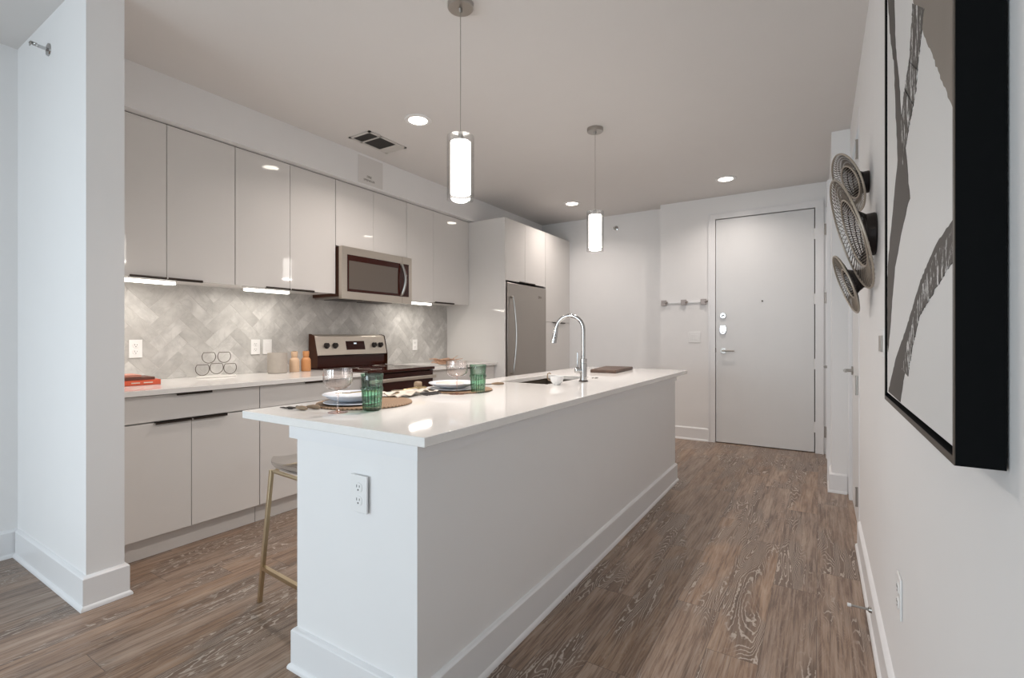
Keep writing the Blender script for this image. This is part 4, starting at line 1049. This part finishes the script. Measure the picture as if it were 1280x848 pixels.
# ------------------------------------------------------------------ framed picture
PY0, PY1, PZ0, PZ1 = 0.840, 1.640, 1.052, 2.30
t = thing('framed_picture', (RX, (PY0+PY1)/2, PZ0), 'large framed abstract painting of grey brush strokes on the right wall', 'picture')
PXF = 0.149
f = MB(); w = 0.010
f.box(PXF, PY0, PZ0, RX-0.003, PY0+w, PZ1).box(PXF, PY1-w, PZ0, RX-0.003, PY1, PZ1).box(PXF, PY0+w, PZ0, RX-0.003, PY1-w, PZ0+w).box(PXF, PY0+w, PZ1-w, RX-0.003, PY1-w, PZ1)
f.build('frame', 'frame', t)
l_ = MB(); q = 0.0012
l_.box(PXF-q, PY0, PZ0, PXF-0.0002, PY0+w, PZ1).box(PXF-q, PY1-w, PZ0, PXF, PY1, PZ1).box(PXF-q, PY0+w, PZ0, PXF, PY1-w, PZ0+w).box(PXF-q, PY0+w, PZ1-w, PXF, PY1-w, PZ1)
l_.build('frame_face', 'frame_lip', t)
box(0.175, PY0+w, PZ0+w, RX-0.004, PY1-w, PZ1-w).build('backing', 'frame', t)
cv = box(0.152, PY0+0.019, PZ0+0.019, 0.1745, PY1-0.019, PZ1-0.019).build('canvas', 'canvas', t, 0.001)
def resample(L, n):
    d = [0]
    for p, q_ in zip(L, L[1:]): d.append(d[-1]+math.dist(p, q_))
    out = []
    for i in range(n+1):
        t_ = d[-1]*i/n; k = max(0, min(len(L)-2, next((j-1 for j in range(1, len(d)) if d[j] >= t_), len(L)-2)))
        f_ = (t_-d[k])/max(1e-9, d[k+1]-d[k]); out.append([L[k][0]+(L[k+1][0]-L[k][0])*f_, L[k][1]+(L[k+1][1]-L[k][1])*f_])
    return out
def stroke(La, Lb, m, amp, seed, d, n=70):
    r = random.Random(seed); A = resample(La, n); B = resample(Lb, n)
    ya, yb, za, zb = PY0+0.020, PY1-0.020, PZ0+0.020, PZ1-0.020
    mb = MB(); fr_, bk = [], []
    for p, q_ in zip(A, B):
        row = []
        for e_, s_ in ((p, 1), (q_, -1)):
            y = e_[0]+r.uniform(-amp, amp); z = e_[1]+r.uniform(-amp, amp)*0.4
            row.append((max(ya, min(yb, y)), max(za, min(zb, z))))
        fr_.append([mb.bm.verts.new((0.152-d, *e_)) for e_ in row]); bk.append([mb.bm.verts.new((0.1519, *e_)) for e_ in row])
    for i in range(n):
        mb.bm.faces.new((fr_[i][0], fr_[i][1], fr_[i+1][1], fr_[i+1][0]))
        for k in (0, 1): mb.bm.faces.new((fr_[i][k], bk[i][k], bk[i+1][k], fr_[i+1][k]))
    o_ = mb.build('brush_stroke', m, cv, smooth=20)
    return o_
stroke([(1.60,2.28),(1.60,2.10),(1.564,1.992),(1.48,1.873),(1.454,1.747),(1.414,1.628),(1.48,1.553),(1.56,1.466),(1.60,1.413),(1.615,1.366),(1.618,1.20)],
       [(1.48,2.28),(1.475,2.03),(1.454,1.914),(1.395,1.801),(1.359,1.71),(1.284,1.588),(1.238,1.495),(1.337,1.457),(1.388,1.425),(1.47,1.378),(1.53,1.284),(1.60,1.18)], 'stroke', 0.005, 1, 0.0006)
stroke([(1.20,1.86),(1.238,1.776),(1.316,1.736),(1.359,1.692),(1.35,1.61)], [(1.08,1.78),(1.139,1.717),(1.17,1.674),(1.257,1.636),(1.33,1.59)], 'stroke_dry', 0.006, 2, 0.0010)
stroke([(1.40,2.28),(1.24,1.95),(1.17,1.817),(1.043,1.70),(0.943,1.599),(0.868,1.526)], [(0.862,2.28),(0.862,2.0),(0.862,1.85),(0.862,1.7),(0.862,1.6),(0.862,1.52)], 'wash', 0.004, 3, 0.0008)
stroke([(0.862,1.378),(0.985,1.361),(1.125,1.316),(1.272,1.241),(1.442,1.171),(1.595,1.076)], [(0.862,1.350),(0.985,1.325),(1.115,1.275),(1.225,1.205),(1.32,1.13),(1.373,1.074)], 'stroke', 0.003, 4, 0.0007)
stroke([(0.862,1.366),(0.985,1.345),(1.12,1.298),(1.25,1.22),(1.34,1.15)], [(0.862,1.322),(0.985,1.294),(1.125,1.255),(1.194,1.21),(1.262,1.14)], 'stroke_dry', 0.005, 5, 0.0011)

# ------------------------------------------------------------------ wire wall sculptures
def sculpture(C_, n_, R, r, base, brad, label, bdepth=0.025):
    """C_ centre of flared rim, n_ outward normal, R rim radius, r inner ring radius, base centre on wall"""
    C_ = Vector(C_); n_ = Vector(n_).normalized(); B = Vector(base)
    t = thing('wire_wall_sculpture', B, label, 'wall decor', 'bronze wire wall sculptures')
    u = n_.cross(Vector((0,0,1))).normalized(); v = n_.cross(u).normalized()
    def P(a, rad, d=0.0): return C_ + u*rad*math.cos(a) + v*rad*math.sin(a) + n_*d
    def circ(rad, d=0.0, n=64): return [P(2*PI*i/n, rad, d) for i in range(n)]
    MB().tube(circ(R), 0.0042, 8, closed=True).build('outer_ring', 'deco_light', t)
    MB().tube(circ(r, -0.012), 0.0042, 8, closed=True).build('inner_ring', 'deco_light', t)
    sp = MB(); sd = MB(); N = 58
    for i in range(N):
        a = 2*PI*i/N; sp.tube([P(a, R), P(a+0.04, (R+r)/2, -0.004), P(a+0.10, r, -0.012)], 0.0015, 4)
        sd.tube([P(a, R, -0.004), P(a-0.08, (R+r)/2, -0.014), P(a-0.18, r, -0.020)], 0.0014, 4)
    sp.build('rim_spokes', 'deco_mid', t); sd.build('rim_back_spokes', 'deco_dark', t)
    # wall base (box-like round drum)
    bdir = Vector((-1, 0, 0))
    def BP(a, rad, d): return B + Vector((-d, rad*math.cos(a), rad*math.sin(a)))
    bd = MB(); prof = [(0, 0.0005), (brad, 0.0005), (brad*1.04, 0.006), (brad, bdepth), (brad*0.9, bdepth+0.002), (0, bdepth*0.6)]
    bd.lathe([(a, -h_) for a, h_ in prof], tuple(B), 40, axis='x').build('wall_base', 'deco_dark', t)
    nk = MB(); N = 72
    # pair neck wires by angle in a common frame
    for i in range(N):
        a = 2*PI*i/N
        q = P(a, r, -0.012); dv = q - C_
        ab = math.atan2(dv.dot(Vector((0,0,1))), dv.dot(Vector((0,1,0))))
        e_ = BP(ab, brad*0.97, bdepth)
        mid = (q+e_)/2 + (((q+e_)/2) - (C_+B)/2)*(-0.10)
        nk.tube([q, mid, e_], 0.0019, 4)
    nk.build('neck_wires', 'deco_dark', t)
    for k in (0.25, 0.5, 0.75):
        pts = []
        for i in range(48):
            a = 2*PI*i/48; q = P(a, r, -0.012); dv = q - C_
            ab = math.atan2(dv.z, dv.y); e_ = BP(ab, brad*0.97, bdepth)
            w_ = q*(1-k)+e_*k; ctr = C_*(1-k)+B*k; pts.append(ctr+(w_-ctr)*(1-0.10*math.sin(PI*k)))
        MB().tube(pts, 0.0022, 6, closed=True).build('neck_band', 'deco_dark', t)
    # cross wires inside inner ring
    cw = MB(); m_ = int(r/0.011)
    for k in range(-m_, m_+1):
        s_ = k*0.011/r
        if abs(s_) > 0.96: continue
        h_ = math.sqrt(1-s_*s_)*r; cw.tube([C_+v*(s_*r)-u*h_-n_*0.012, C_+v*(s_*r)+u*h_-n_*0.012], 0.0011, 4)
    cw.build('centre_wires', 'deco_light', t)
    return t
sculpture((0.113, 2.78, 1.940), (-0.905, -0.253, -0.342), 0.142, 0.078, (RX, 2.86, 1.955), 0.050, 'topmost of the three wire wall sculptures, with a round rim')
sculpture((0.112, 2.50, 1.650), (-0.955, -0.085, -0.285), 0.238, 0.145, (RX, 2.54, 1.650), 0.086, 'largest wire wall sculpture, middle of the three on the right wall', 0.034)
sculpture((0.103, 2.75, 1.462), (-0.941, -0.095, -0.326), 0.140, 0.070, (RX, 2.80, 1.49), 0.042, 'lowest and smallest of the three wire wall sculptures')
